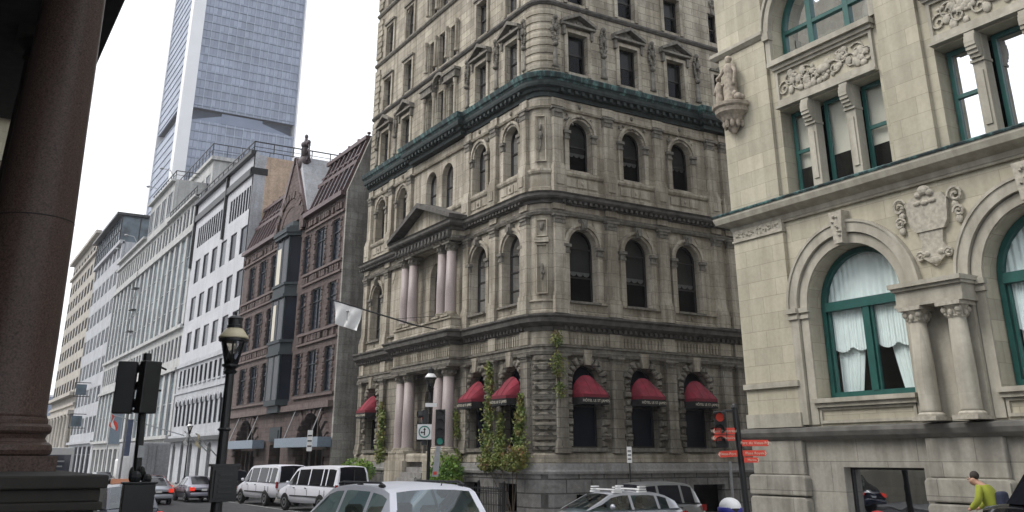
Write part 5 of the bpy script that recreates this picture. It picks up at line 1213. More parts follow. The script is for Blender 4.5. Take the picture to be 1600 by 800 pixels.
#SECTION vehicles
def car(name, label, cat, loc, heading, paint, P, lit=False, group=None, interior=True, plate=True):
    """P: L,W,H,zb(bottom),zbelt; lower: list of (x, ztop) from front to rear; top: list of (x,z,halfwidth,kind); pillars: x positions"""
    root = empty(name, loc, heading, label, cat, group)
    def add(mb, nm, mat, par=root, smooth=True):
        me = bpy.data.meshes.new(nm); me.from_pydata([tuple(v) for v in mb.v], [], mb.f); bm = bmesh.new(); bm.from_mesh(me)
        bmesh.ops.remove_doubles(bm, verts=bm.verts, dist=1e-4); bmesh.ops.recalc_face_normals(bm, faces=bm.faces); bm.to_mesh(me); bm.free()
        if smooth: me.polygons.foreach_set('use_smooth', [True]*len(me.polygons))
        me.materials.append(mat); o = bpy.data.objects.new(nm, me); col.objects.link(o); o.parent = par
        if smooth: md = o.modifiers.new('edge','EDGE_SPLIT'); md.split_angle = R(38)
        return o
    hw = P['W']/2; zb = P.get('zb',.25); lo = P['lower']; B = MB()
    L2 = P['L']/2
    secs = []
    for (x,zt) in lo:
        e = min(1, max(0, (L2-abs(x))/.55)); k = hw*(.86+.14*math.sin(e*math.pi/2)); zlow = zb+.14*(1-e)
        secs.append([(x,y,z) for (y,z) in ((0,zlow),(k-.14,zlow),(k-.03,zlow+.12),(k,zlow+.34),(k-.01,zt-.22),(k-.05,zt-.06),(k-.14,zt),(0,zt+.035))])
    n = 8; v = []; f = []
    for s in secs: v += s+[(x,-y,z) for x,y,z in s]
    for i in range(len(secs)-1):
        for off in (0,n):
            for j in range(n-1): f.append((i*2*n+off+j, i*2*n+off+j+1, (i+1)*2*n+off+j+1, (i+1)*2*n+off+j))
    for i in (0, len(secs)-1): f.append(tuple(i*2*n+j for j in range(n))+tuple(i*2*n+n+j for j in range(n-1,-1,-1)))
    B.add(v, f)
    top = P['top']; zbelt = P['zbelt']; bw = hw-.07; pil = P['pillars']; bd = P.get('border',.06)
    glassp = {'windscreen':MB(),'rear_window':MB()}; sides = {}
    def lerp(a,b,t): return tuple(a[i]+(b[i]-a[i])*t for i in range(3))
    # densify stations at pillar edges
    st = []
    cuts = sorted([p+s*.05*P.get('pw',1) for p in pil for s in (-1,1)])
    for a,b in zip(top, top[1:]):
        st.append(a)
        inner = [c for c in cuts if min(a[0],b[0])+.01 < c < max(a[0],b[0])-.01]; inner.sort(reverse=a[0] > b[0])
        for c in inner: t = (c-a[0])/(b[0]-a[0]); st.append((c, a[1]+(b[1]-a[1])*t, a[2]+(b[2]-a[2])*t, a[3]))
    st.append(top[-1])
    def crown(y, hwid): return .045*(1-(y/hwid)**2)
    for a,b in zip(st, st[1:]):
        kind = a[3]
        ca = [-1,-1+.09/a[2],-.5,0,.5,1-.09/a[2],1]
        for j in range(6):
            q = []
            for (s_,c_) in ((a,ca[j]),(a,ca[j+1]),(b,ca[j+1]),(b,ca[j])):
                q.append((s_[0], s_[2]*c_, s_[1]+(crown(s_[2]*c_, s_[2]) if kind == 'r' or 1 else 0)))
            tgt = B
            if kind == 'w' and 0 < j < 5: tgt = glassp['windscreen']
            if kind == 'b' and 0 < j < 5: tgt = glassp['rear_window']
            tgt.add(q, [(0,1,2,3)])
        mx = (a[0]+b[0])/2; ispil = any(abs(mx-p) < .055*P.get('pw',1) for p in pil)
        for s in (-1,1):
            def pt(st_, dz):                     # point on the side skin, dz below the roof edge
                hgt = st_[1]-zbelt; 
                if hgt < 1e-3: return (st_[0], s*st_[2], st_[1])
                t = min(1, dz/hgt); return (st_[0], s*(st_[2]+(bw-st_[2])*t), st_[1]-hgt*t)
            B.add([pt(a,0),pt(b,0),pt(b,bd),pt(a,bd)], [(0,1,2,3)])
            ha, hb = a[1]-zbelt, b[1]-zbelt
            if ha > bd+.02 or hb > bd+.02:
                q = [pt(a,min(bd,ha)),pt(b,min(bd,hb)),pt(b,max(bd,hb)),pt(a,max(bd,ha))]
                if ispil or (kind == 'b' and P.get('solid_rear',True)) or mx < P.get('glass_end',-99): B.add(q, [(0,1,2,3)])
                else:
                    key = (s, sum(1 for p in pil if p < mx)); sides.setdefault(key, MB()).add(q, [(0,1,2,3)])
    body = add(B, 'body', paint)
    for k_,m_ in glassp.items():
        if m_.v: add(m_, k_, M[P.get('gl','cgd')])
    for k_,m_ in sides.items(): add(m_, 'side_window', M[P.get('gl','cgd')])
    # trims
    t = MB(); fx, rx = L2, -L2
    def fb(x0,x1,y0,y1,z0,z1,mb): mb.box(x0,x1,y0,y1,z0,z1)
    bp = MB(); fb(rx-.05, rx+.12, -hw*.9, hw*.9, zb+.12, zb+.34, bp); bo = add(bp, 'bumper', P.get('bump') or paint); bo.modifiers.clear(); bv = bo.modifiers.new('b','BEVEL'); bv.width = .05; bv.segments = 3
    bp = MB(); fb(fx-.12, fx+.05, -hw*.9, hw*.9, zb+.1, zb+.32, bp); bo = add(bp, 'bumper', P.get('bump') or paint); bo.modifiers.clear(); bv = bo.modifiers.new('b','BEVEL'); bv.width = .05; bv.segments = 3
    zt = P.get('ztail', zbelt-.28)
    for s in (-1,1):
        q = MB(); y0, y1 = sorted((s*(hw-.06), s*(hw-P.get('tw',.34)))); fb(rx-.015+P.get('tx',0), rx+.14, y0, y1, zt, zt+P.get('th',.2), q); add(q, 'tail_light', M['tail' if lit else 'taild'], smooth=False)
        q = MB(); y0, y1 = sorted((s*(hw-.1), s*(hw-.42))); fb(fx-.12, fx+.02, y0, y1, P.get('zh',.62), P.get('zh',.62)+.14, q); add(q, 'headlight', M['lampglass'], smooth=False)
        q = MB(); mx = P.get('mirror', .7)
        if mx > -5: q.blobs([(mx, s*(hw+.1), zbelt+.1, .07, .1, .08)]); add(q, 'wing_mirror', paint)
        for p in pil[:2]:
            q = MB(); fb(p+.1, p+.24, *sorted((s*(hw-.012), s*(hw+.02))), zbelt-.16, zbelt-.12, q); add(q, 'door_handle', M['plastic'], smooth=False)
    for p in [pil[0]+.95]+list(pil):
        if abs(p) < L2-.35:
            for s in (-1,1):
                q = MB(); q.box(p-.006,p+.006,*sorted((s*(hw-.02),s*(hw+.003))),zb+.36,zbelt-.2); add(q, 'door_seam', M['plastic'], smooth=False)
    for s in (-1,1): q = MB(); q.box(-L2*.55,L2*.5,*sorted((s*(hw-.02),s*(hw+.012))),zb+.30,zb+.36); add(q, 'side_trim', M['plastic'], smooth=False)
    if plate: q = MB(); fb(rx-.075, rx-.05, -.16, .16, zb+.42 if P['L'] < 5.5 else zb+.16, zb+.54 if P['L'] < 5.5 else zb+.28, q); add(q, 'number_plate', M['white'], smooth=False)
    if interior:
        q = MB(); sx = P.get('seats', (.25,-.7))
        for x in sx:
            for y in (-.38,.38):
                q.box(x-.1,x+.05,y-.24,y+.24,zbelt-.5,zbelt+.12); q.box(x-.08,x+.02,y-.13,y+.13,zbelt+.14,zbelt+.34)
        add(q, 'seat', M[P.get('seatm','plastic')], smooth=False).modifiers.new('b','BEVEL').width = .04
    wr = P.get('wr',.32)
    for x in P['wheels']:
        for s in (-1,1):
            yc = s*(hw-.1)
            ar = MB(); k = 20; c = [(x+(wr+.055)*math.cos(2*math.pi*i/k), s*(hw+.004), wr+.01+(wr+.055)*math.sin(2*math.pi*i/k)) for i in range(k)]; c = [(a_,b_,min(max(z_,zb+.02), P.get('zarch',9))) for a_,b_,z_ in c]; ar.add(c, [tuple(range(k))]); add(ar, 'wheel_arch', M['dark'], smooth=False)
            tm = MB()
            def ringp(r0, prof, mb):
                m_ = 24; vv = []
                for (r_,yo) in prof:
                    for i in range(m_): a_ = 2*math.pi*i/m_; vv.append((x+r_*math.cos(a_), yc+s*yo, wr+r_*math.sin(a_)))
                mb.add(vv, [(j*m_+i,j*m_+(i+1)%m_,(j+1)*m_+(i+1)%m_,(j+1)*m_+i) for j in range(len(prof)-1) for i in range(m_)]+[tuple(range(m_)), tuple((len(prof)-1)*m_+i for i in range(m_))])
            ringp(0, [(wr*.9,-.1),(wr,-.07),(wr,.08),(wr*.93,.12),(wr*.66,.12)], tm); w_ = add(tm, 'wheel', M['tyre'])
            rm = MB(); ringp(0, [(wr*.64,.1),(wr*.62,.128),(wr*.3,.11),(wr*.15,.13)], rm); add(rm, 'rim', M['rim'], w_)
    return root, add
sedan = dict(L=4.6,W=1.76,zb=.22,zbelt=.93,lower=[(2.3,.6),(2.2,.72),(1.5,.86),(.95,.93),(0,.94),(-1.2,.96),(-1.6,.98),(-2.15,.93),(-2.3,.8)],
  top=[(1.15,.93,.72,'w'),(.75,1.15,.66,'w'),(.3,1.36,.58,'r'),(-.1,1.41,.57,'r'),(-.7,1.38,.57,'b'),(-1.1,1.22,.62,'b'),(-1.6,.97,.68,'b')], pillars=[-.15,-1.05], wheels=(1.4,-1.35), solid_rear=True)
suv = dict(L=4.5,W=1.84,zb=.3,zbelt=1.12,lower=[(2.25,.72),(2.15,.88),(1.5,1.02),(1.1,1.12),(0,1.12),(-1.5,1.12),(-2.1,1.12),(-2.25,1.0)],
  top=[(1.25,1.12,.8,'w'),(.95,1.33,.74,'w'),(.62,1.54,.67,'w'),(.38,1.67,.63,'r'),(.1,1.725,.62,'r'),(-.5,1.755,.62,'r'),(-1.2,1.75,.62,'r'),(-1.6,1.715,.61,'r'),(-1.76,1.67,.605,'b'),(-1.93,1.45,.66,'b'),(-2.08,1.12,.73,'b')],
  pillars=[-.25,-1.25], wheels=(1.4,-1.35), wr=.35, ztail=.8, th=.3, tw=.22, seats=(.15,-.75), seatm='cream_refl', border=.07, zh=.8)
van = dict(L=6.0,W=2.0,zb=.38,zbelt=1.22,lower=[(3.0,.8),(2.9,1.0),(2.3,1.12),(1.9,1.22),(0,1.22),(-2.8,1.22),(-2.95,1.2),(-3.0,1.1)],
  top=[(2.05,1.22,.85,'w'),(1.65,1.62,.8,'w'),(1.25,1.95,.76,'r'),(.9,2.05,.76,'r'),(-.5,2.09,.76,'r'),(-2.4,2.09,.76,'r'),(-2.78,2.04,.76,'b'),(-2.9,1.8,.8,'b'),(-2.98,1.22,.87,'b')],
  pillars=[.95,-.25,-1.5,-1.95,-2.75], wheels=(2.0,-1.6), wr=.38, ztail=.95, th=.32, tw=.14, seats=(1.0,), border=.12, zh=.8, mirror=1.6, bump=M['galv'])
hv = dict(suv); hv['gl'] = 'cgl'
def g0(x,y): return gz(x,y)
r_, add = car('white_suv', 'white sport utility vehicle with roof rails in the foreground, headrests showing through its rear glass', 'car', (6.3,14.3,g0(0,14)+.02), R(90), M['wpaint'], hv)
r_.scale = (1,1.12,1)
for s in (-1,1):
    q = MB(); q.tube([(.2,s*.57,1.74),(.1,s*.57,1.785),(-1.35,s*.57,1.80),(-1.5,s*.57,1.755)], .016, 8); rr = add(q, 'roof_rail', M['plastic'])
    for x in (.15,-.6,-1.4): q = MB(); q.blobs([(x,s*.57,1.76,.11,.03,.03)]); add(q, 'rail_foot', M['plastic'], rr)
q = MB(); q.tube([(-1.55,-.2,1.74),(-1.6,-.2,1.82)], .008, 6); add(q, 'antenna', M['plastic'])
def vanb(label, x, y, hd):
    r_, add = car('white_van', label, 'van', (x,y,0), hd, M['wpaint'], van, group='white passenger vans at the kerb')
    q = MB()
    q.box(-3.03,-3.0,-.02,.02,.6,1.95); add(q, 'rear_door_seam', M['plastic'], smooth=False)
    return r_
vanb('nearer white passenger van at the kerb, partly behind the foreground white car', 17.35, 46.9, R(90+9))
vanb('farther white passenger van with a red tail lamp at its corner', 17.25, 54.9, R(90+5))
sw = dict(suv); sw.update(gl='cgl', th=.16, tw=.16, L=4.6, W=1.78, zbelt=1.0, lower=[(2.3,.62),(2.2,.76),(1.5,.9),(1.15,1.0),(0,1.0),(-1.5,1.0),(-2.15,1.0),(-2.3,.85)],
  top=[(1.4,1.0,.72,'w'),(.9,1.22,.68,'w'),(.5,1.4,.62,'r'),(.1,1.46,.6,'r'),(-.9,1.46,.6,'r'),(-1.35,1.42,.6,'r'),(-1.6,1.36,.6,'b'),(-1.95,1.2,.66,'b'),(-2.1,1.0,.7,'b')], pillars=[-.2,-1.2], ztail=.75, seatm='plastic', zh=.65, wr=.32)
r_, add = car('silver_hatchback', 'silver hatchback with two white roof rack bars coming out of the side street', 'car', (18.2,24.15,0.04), R(180), M['spaint'], sw)
for x in (.2,-.75):
    for s in (-1,1):
        q = MB(); q.box(x-.16,x+.16,s*.55-.05,s*.55+.05,1.46,1.51); q.box(x-.13,x+.13,s*.55-.06,s*.55+.06,1.53,1.57); q.box(x-.12,x+.12,s*.55-.06,s*.55+.06,1.6,1.64); add(q, 'rack_foot', M['white'], smooth=False)
    q = MB(); q.bar((x,-.6,1.55),(x,.6,1.55),.05,.04); add(q, 'rack_bar', M['white'], smooth=False)
wg = dict(suv); wg.update(W=1.8, th=.2, tw=.12)
wg['top'] = [(x,z-.06,w_,k) for x,z,w_,k in suv['top']]; wg['zbelt'] = 1.06; wg['lower'] = [(x,z-.06) for x,z in suv['lower']]; wg['top'][0] = (1.25,1.06,.8,'w'); wg['seatm'] = 'plastic'
car('grey_wagon', 'grey sport utility wagon behind the silver hatchback with the roof rack', 'car', (20.9,26.2,0), R(180), M['gpaint'], wg)
car('silver_sedan', 'silver sedan with lit brake lamp beside the lamp post, left of the vans', 'car', (14.6,61.6,0), R(90), M['vpaint'], sedan, lit=True)
car('silver_sedan', 'pale silver sedan half hidden behind the traffic signal pole', 'car', (11.6,59.5,0), R(90), M['spaint'], sedan, lit=True)
car('red_car', 'dark red car just ahead of the pale silver sedan, mostly hidden', 'car', (13.0,66.5,0), R(90), M['rpaint'], sedan, lit=True)
car('dark_parked_car', 'dark car parked at the kerb ahead of the farther white van', 'car', (17.0,63.0,0), R(90), M['kpaint'], suv)
tx = dict(suv); tx.update(gl='cgl', zbelt=1.05, th=.16, lower=[(x,z-.07) for x,z in suv['lower']], top=[(1.25,1.05,.8,'w'),(.95,1.3,.74,'w'),(.5,1.55,.67,'w'),(.2,1.66,.64,'r'),(-.4,1.70,.63,'r'),(-.9,1.68,.63,'r'),(-1.15,1.62,.64,'b'),(-1.6,1.36,.68,'b'),(-2.1,1.05,.74,'b')])
r_, add = car('taxi', 'dark blue taxi with orange roof sign seen from behind at the lower left', 'taxi', (5.65,33.4,.0), R(90), M['bpaint'], tx, lit=True)
q = MB(); q.prism([(-.25,-.4),(-.05,-.4),(-.05,.4),(-.25,.4)], 1.7, 1.86); add(q, 'roof_sign', M['orange'], smooth=False)
for (x,y,c_,l) in ((12.5,84,'kpaint','small black car far down the street in the middle lane'),(7.5,96,'wpaint','white car far down the street near the left kerb')): car('distant_car', l, 'car', (x,y,0), R(90), M[c_], sedan)
def boxtruck(name, label, x, y, w_, h, l, mat, panel=False):
    H = empty(name, (x,y,0), label=label, cat='truck')
    m = MB(); m.box(x-w_/2,x+w_/2,y,y+l,.9,h); m.build('cargo_box', M[mat], H, bevel=.04)
    m = MB(); m.box(x-w_/2+.1,x+w_/2-.1,y+l+.15,y+l+2.0,.6,2.4); m.build('cab', M['white'], H, bevel=.12)
    m = MB(); m.box(x-w_/2+.15,x+w_/2-.15,y+.4,y+l+1.5,.55,.9); m.box(x-w_/2+.1,x+w_/2-.1,y-.12,y,.45,.6); m.build('chassis', M['plastic'], H)
    for yy in (y+1.2,y+l+1.2):
        for s in (-1,1):
            m = MB(); m.tube([(x+s*(w_/2-.35),yy,.48),(x+s*(w_/2-.05),yy,.48)], .48, 18); m.build('wheel', M['tyre'], H)
    m = MB()
    if panel: m.box(x-w_/2+.15,x+w_/2-.15,y-.03,y,1.2,h-.5); m.build('rear_advert', M['bpaint'], H); m = MB(); [m.box(x-.8+.05*k,x+.7-.1*k,y-.05,y-.03,h-1.0-.35*k,h-.9-.35*k) for k in range(3)]; m.build('advert_line', M['galv'], H)
    else:
        for s in (-1,1): q = MB(); q.box(*sorted((x+s*.03,x+s*(w_/2-.08))),y-.04,y,1.0,h-.12); d_ = q.build('rear_door', M['cstone'], H); q = MB(); q.tube([(x+s*.3,y-.07,1.0),(x+s*.3,y-.07,h-.2)], .03); q.build('door_bar', M['galv'], d_)
    for s in (-1,1): q = MB(); q.box(x+s*(w_/2-.2)-.1,x+s*(w_/2-.2)+.1,y-.14,y-.1,.65,.8); q.build('tail_light', M['taild'], H)
boxtruck('box_truck', 'pale grey box truck with double rear doors in front of the white office building', 14.6, 76.0, 2.6, 3.55, 6.5, 'cstone')
boxtruck('city_bus', 'white bus with a dark rear panel, seen far down the street at the left', 8.2, 78.0, 2.5, 3.2, 11, 'white', True)
def blackvan():
    P = dict(L=5.0,W=1.95,zb=.35,zbelt=1.42,lower=[(2.5,1.2),(2.46,1.36),(2.1,1.41),(1.9,1.42),(0,1.42),(-2.4,1.42),(-2.5,1.2)],
      top=[(1.98,1.42,.88,'w'),(1.65,1.86,.82,'w'),(1.3,2.25,.76,'r'),(.9,2.36,.75,'r'),(-1.6,2.36,.75,'r'),(-2.1,2.3,.75,'b'),(-2.4,1.42,.87,'b')], pillars=[.6,-.8], wheels=(1.6,-1.5), wr=.38, zh=.95, mirror=-9)
    return car('black_van', 'nose of a black van with pale sheen on its bonnet at the lower right corner', 'van', (15.9,7.45,g0(0,8)+.04), R(90), M['kpaint'], P)
blackvan()
#SECTION street furniture
def lantern(m_dict, H, x, y, z, s, capm):
    q = MB(); q.lathe((x,y,z), [(.10*s,-.22*s),(.16*s,-.16*s),(.1*s,-.1*s),(.2*s,-.04*s),(.2*s,0)], 16); q.build('lamp_neck', M['iron'], H)
    q = MB(); q.lathe((x,y,z), [(.15*s,.01*s),(.27*s,.5*s),(.28*s,.52*s)], 24); q.build('lamp_glass', M['lampglass'], H, smooth=True)
    q = MB()
    for k in range(6): a = k*math.pi/3+.3; q.tube([(x+.155*s*math.cos(a),y+.155*s*math.sin(a),z),(x+.285*s*math.cos(a),y+.285*s*math.sin(a),z+.53*s)], .014*s, 6)
    q.lathe((x,y,z+.5*s), [(.29*s,0),(.33*s,.02*s),(.33*s,.07*s),(.28*s,.08*s)], 24); q.build('lamp_cage', M['iron'], H)
    q = MB(); q.lathe((x,y,z+.58*s), [(.34*s,0),(.33*s,.04*s),(.27*s,.12*s),(.21*s,.2*s),(.17*s,.23*s)], 28); q.build('lamp_shade', M[capm], H, smooth=True)
    q = MB(); q.lathe((x,y,z+.81*s), [(.18*s,0),(.17*s,.04*s),(.175*s,.06*s),(.16*s,.08*s),(.165*s,.2*s),(.18*s,.22*s),(.14*s,.26*s),(.08*s,.29*s),(.02*s,.31*s),(.03*s,.34*s),(.03*s,.37*s),(.005*s,.4*s)], 20); q.build('lamp_cap', M['iron'], H)
def lamp_post(x, y, z0, zl, label, s=1, r=.06, capm='lampcap', group=None):
    H = empty('street_lamp', (x,y,z0), label=label, cat='street lamp', group=group)
    q = MB(); q.lathe((x,y,z0), [(.22,0),(.22,.12),(.16,.18),(.15,.7),(.1,.8),(r*1.25,.95),(r*1.1,1.4),(r*.85,(zl-z0)-.22*s)], 16); q.lathe((x,y,zl-1.1), [(r,0),(r*1.4,.03),(r,.06)], 16); q.build('pole', M['iron'], H)
    lantern(None, H, x, y, zl, s, capm); return H
L1 = lamp_post(4.28, 16.45, .33, 4.02, 'tall black street lamp with cream lantern cap in the left foreground', .76, .085)
q = MB(); q.box(4.1,4.52,16.22,16.38,1.82,2.36); q.box(4.07,4.55,16.2,16.4,2.36,2.4); q.box(4.14,4.48,16.19,16.22,1.88,2.3); o = q.build('notice_box', M['iron'], L1)
q = MB(); [q.box(4.2,4.42,16.17,16.19,1.95+.09*k,1.98+.09*k) for k in range(4)]; q.build('notice', M['plastic'], o)
L2_ = lamp_post(18.63, 37.64, .14, 5.38, 'street lamp with white topped lantern above the green signal by the hotel porch', .78, .07, 'white')
lamp_post(19.4, 86, .13, 4.6, 'small distant street lamp in front of the white office building', .8, .06, 'white')
def signal(x, y, z, h, face, label, lens, n=3, w_=.36, group=None, backplate=False):
    """face: unit vector the lenses look along"""
    H = empty('traffic_light', (x,y,z), label=label, cat='traffic light', group=group)
    fx, fy = face; F = Fr((x,y),(-fy,fx),(fx,fy))
    q = MB(); q.fbox(F, -w_/2, w_/2, z, z+h, -.12, .1); q.build('housing', M['iron'], H, bevel=.02)
    hh = h/n
    for k in range(n):
        zc = z+hh*(k+.5); q = MB(); pts = []
        vv = []; mm = 14
        for dd in (.1,.3):
            for i in range(mm+1): a = math.pi*(-.12)+math.pi*1.24*i/mm; vv.append(F(.42*hh*math.cos(a), zc+.42*hh*math.sin(a), dd*(1 if i not in (0,mm) else .8)))
        q.add(vv, [(i,i+1,mm+1+i+1,mm+1+i) for i in range(mm)]); q.build('visor', M['iron'], H)
        q = MB(); c = [F(.36*hh*math.cos(2*math.pi*i/20), zc+.36*hh*math.sin(2*math.pi*i/20), .115) for i in range(20)]; q.add(c, [tuple(range(20))]); q.build('lens', M[lens.get(k,'dark')], H)
    return H, F
T1 = empty('signal_pole', (3.56,19.68,.33), label='black signal pole at the left kerb with a control cabinet strapped low', cat='pole')
q = MB(); q.tube([(3.62,19.68,.3),(3.46,19.7,4.45)], .075, 14); q.tube([(3.46,19.7,4.2),(3.05,19.75,4.25)], .025); q.tube([(3.52,19.7,3.38),(3.1,19.75,3.32)], .025); q.tube([(3.5,19.7,4.3),(3.85,19.65,4.15)], .02); q.tube([(3.5,19.7,3.75),(3.8,19.65,3.75)], .02); q.build('pole', M['iron'], T1)
q = MB(); q.box(3.30,3.87,19.4,19.62,.7,2.03); q.box(3.27,3.9,19.38,19.64,2.03,2.07); ob = q.build('control_cabinet', M['iron'], T1, bevel=.015)
q = MB(); q.blobs([(3.5,19.5,2.15,.12,.1,.12),(3.7,19.5,2.12,.1,.1,.1),(3.6,19.5,2.25,.06,.06,.1),(3.42,19.5,2.2,.05,.05,.14)]); q.tube([(3.4,19.5,2.1),(3.6,19.5,2.32),(3.75,19.5,2.1)], .02); q.build('junction_gear', M['iron'], T1)
q = MB(); q.box(3.5,3.62,19.58,19.6,2.5,2.72); q.build('sticker', M['galv'], T1)
signal(3.14, 19.75, 3.3, .98, (.25,.97), 'black traffic light seen from behind, left of the pair on the foreground pole', {}, group=None)
signal(3.50, 19.45, 3.3, .98, (-.35,.93), 'black traffic light seen from behind, right of the pair and against the foreground pole', {})
# hotel corner signal cluster under the lamp
fh = Vector((-18.6,-37.7)).normalized()
signal(18.98, 37.3, 2.98, 1.5, (fh.x,fh.y), 'four lens traffic light showing green arrow, right side of the hotel corner lamp post', {0:'greenl'}, n=4, w_=.42)
signal(18.3, 37.5, 3.0, 1.45, (-.95,.3), 'black traffic light turned sideways, left side of the hotel corner lamp post', {2:'redl'}, n=3, w_=.36)
q = MB(); F_ = Fr((18.18,37.2),(-fh.y,fh.x),(fh.x,fh.y))
S = empty('turn_sign', (18.18,37.2,3.3), label='square white sign with green ring and black turn arrow beside the hotel lamp post', cat='sign')
q.fbox(F_, -.31, .31, 3.23, 3.85, -.01, .01); q.build('sign_panel', M['white'], S)
q = MB(); q.ring(F_, 0, 3.54, .2, .25, .012, .018, 28, 0, 2*math.pi); q.build('ring', M['gsign'], S)
q = MB(); q.fbox(F_, -.02, .03, 3.4, 3.66, .012, .02); q.fprism(F_, [(-.05,3.62),(.06,3.62),(.005,3.72)], .012, .02); q.fbox(F_, .03, .12, 3.5, 3.54, .012, .02) if False else q.fbox(F_, -.1, -.02, 3.5, 3.54, .012, .02); q.fprism(F_, [(-.1,3.46),(-.1,3.58),(-.17,3.52)], .012, .02); q.build('arrow', M['ksign'], S)
S = empty('street_name_sign', (18.5,37.3,4.62), label='small white street name plate fixed above the hotel corner traffic lights', cat='sign')
q = MB(); q.fbox(F_, .0, .5, 4.58, 4.74, -.3, -.28); q.build('sign_panel', M['white'], S)
S = empty('parking_sign', (18.3,37.0,1.6), label='narrow tall white notice leaning on the hotel corner lamp post base', cat='sign')
q = MB(); F2 = Fr((18.45,36.8),(-fh.y,fh.x),(fh.x,fh.y)); q.fprism(F2, [(-.05,1.75),(.22,1.75),(.3,2.95),(.08,2.95)], 0, .02); q.build('sign_panel', M['galv'], S); q = MB(); q.fbox(F2, .0, .15, 1.82, 1.95, .022, .03); q.build('symbol', M['rsign'], S)
# posts with small white plates
def postsign(name, x, y, zt, zb, w_, label, zg):
    S = empty(name, (x,y,zg), label=label, cat='sign')
    q = MB(); q.tube([(x,y,zg),(x,y,zt+.05)], .03, 8); q.build('post', M['iron'], S)
    a = Vector((-x,-y)).normalized(); F = Fr((x,y),(-a.y,a.x),(a.x,a.y)); q = MB(); q.fbox(F, -w_/2, w_/2, zb, zt, .035, .05); q.build('sign_panel', M['white'], S)
    q = MB(); [q.fbox(F, -w_/2+.03, w_/2-.03, zb+(zt-zb)*(.2+.25*k), zb+(zt-zb)*(.27+.25*k), .052, .058) for k in range(3)]; q.build('sign_text_line', M['plastic'], S)
postsign('parking_sign', 24.71, 31.45, 2.92, 2.3, .2, 'thin post with small white plate in front of the second hotel side window', .05)
postsign('parking_sign', 18.95, 53.8, 4.0, 2.85, .3, 'thin post with tall white plate between the vans and the grey blue canopy', .1)
# right hand signal pole with red direction signs
T = empty('direction_sign_pole', (18.98,19.25,.3), label='dark pole at the office corner carrying five red arrow shaped direction signs', cat='pole')
q = MB(); q.tube([(19.02,19.22,.3),(18.9,19.3,3.75)], .085, 14); q.tube([(18.9,19.3,3.72),(18.62,19.5,3.72)], .03); q.blobs([(18.9,19.3,3.8,.1,.1,.12)]); q.build('pole', M['iron'], T)
a = Vector((-18.9,-19.3)).normalized(); FR = Fr((18.9,19.25),(-a.y,a.x),(a.x,a.y))   # u to the viewer's right
FR = Fr((18.9,19.25),(.714,-.70),(a.x,a.y))
def dirsign(u0, u1, z, h, left, txt, tilt=0):
    n_ = .06; pts = [(u0+(n_ if left else 0),z-h/2),(u1-(0 if left else n_),z-h/2),(u1,z) if not left else (u1,z-h/2),(u1-(0 if left else n_),z+h/2),(u0+(n_ if left else 0),z+h/2),(u0,z) if left else (u0,z+h/2)]
    pts = [(u0+n_,z-h/2),(u1,z-h/2),(u1,z+h/2),(u0+n_,z+h/2),(u0,z)] if left else [(u0,z-h/2),(u1-n_,z-h/2),(u1,z),(u1-n_,z+h/2),(u0,z+h/2)]
    pts = [(u,zz+tilt*(u-u0)) for u,zz in pts]
    q = MB(); q.fprism(FR, pts, .1, .125); o = q.build('direction_sign', M['rsign'], T)
    F3 = FR; 
    c = (u0+u1)/2; t_ = text(txt, h*.62, Fr(FR.o, FR.u, FR.n), c, z+tilt*(c-u0), .128, M['letter'], o)
    q = MB(); e = u0+.05 if left else u1-.05; s = -1 if left else 1
    q.fprism(FR, [(e,z-h*.3),(e+s*.035,z),(e,z+h*.3),(e-s*.02,z+h*.3),(e+s*.012,z),(e-s*.02,z-h*.3)], .126, .131); q.build('arrow', M['letter'], o)
dirsign(-.68,-.08,3.18,.17,True,'Vieux Montréal'); dirsign(-.70,-.1,3.0,.14,True,'Centre d\'histoire'); dirsign(-.58,-.06,2.58,.16,True,'Vieux-Port',.05)
dirsign(.08,.82,2.87,.16,False,'Parc du Vieux-Port'); dirsign(.08,.72,2.61,.15,False,'Place Royale'); dirsign(.1,.52,2.44,.13,False,'Marina')
signal(18.58, 19.55, 2.75, .95, (-.78,-.62), 'traffic light with lit red lamp left of the red direction signs', {2:'redl'}, n=3, w_=.34)
W = empty('service_pole', (30.5,31.7,0), label='thin pale grey pole against the hotel base, left of the direction sign pole', cat='pole'); q = MB(); q.tube([(30.5,31.7,0),(30.5,31.7,2.35)], .06, 10); q.lathe((30.5,31.7,0), [(.12,0),(.12,.1),(.07,.15)], 12); q.build('pole', M['galv'], W)
# iron fence in front of the hotel
Fn = empty('iron_fence', (20.6,34.6,.13), label='black iron railing with scrolls guarding the hotel areaway below the ivy', cat='fence')
q = MB(); y = 34.6
q.bar((20.6,34.6,1.28),(20.6,43.0,1.28),.05,.05); q.bar((20.6,34.6,.3),(20.6,43.0,.3),.05,.05); q.bar((20.6,34.6,1.1),(20.6,43.0,1.1),.03,.03); q.build('rail', M['iron'], Fn)
q = MB()
while y < 43.01: q.bar((20.6,y,.15),(20.6,y,1.36),.022,.022); y += .14
q.build('baluster', M['iron'], Fn)
for y in (34.6,36.7,38.8,40.9,43.0): q = MB(); q.bar((20.6,y,.1),(20.6,y,1.5),.08,.08); q.blobs([(20.6,y,1.54,.06,.06,.06)]); q.build('post', M['iron'], Fn)
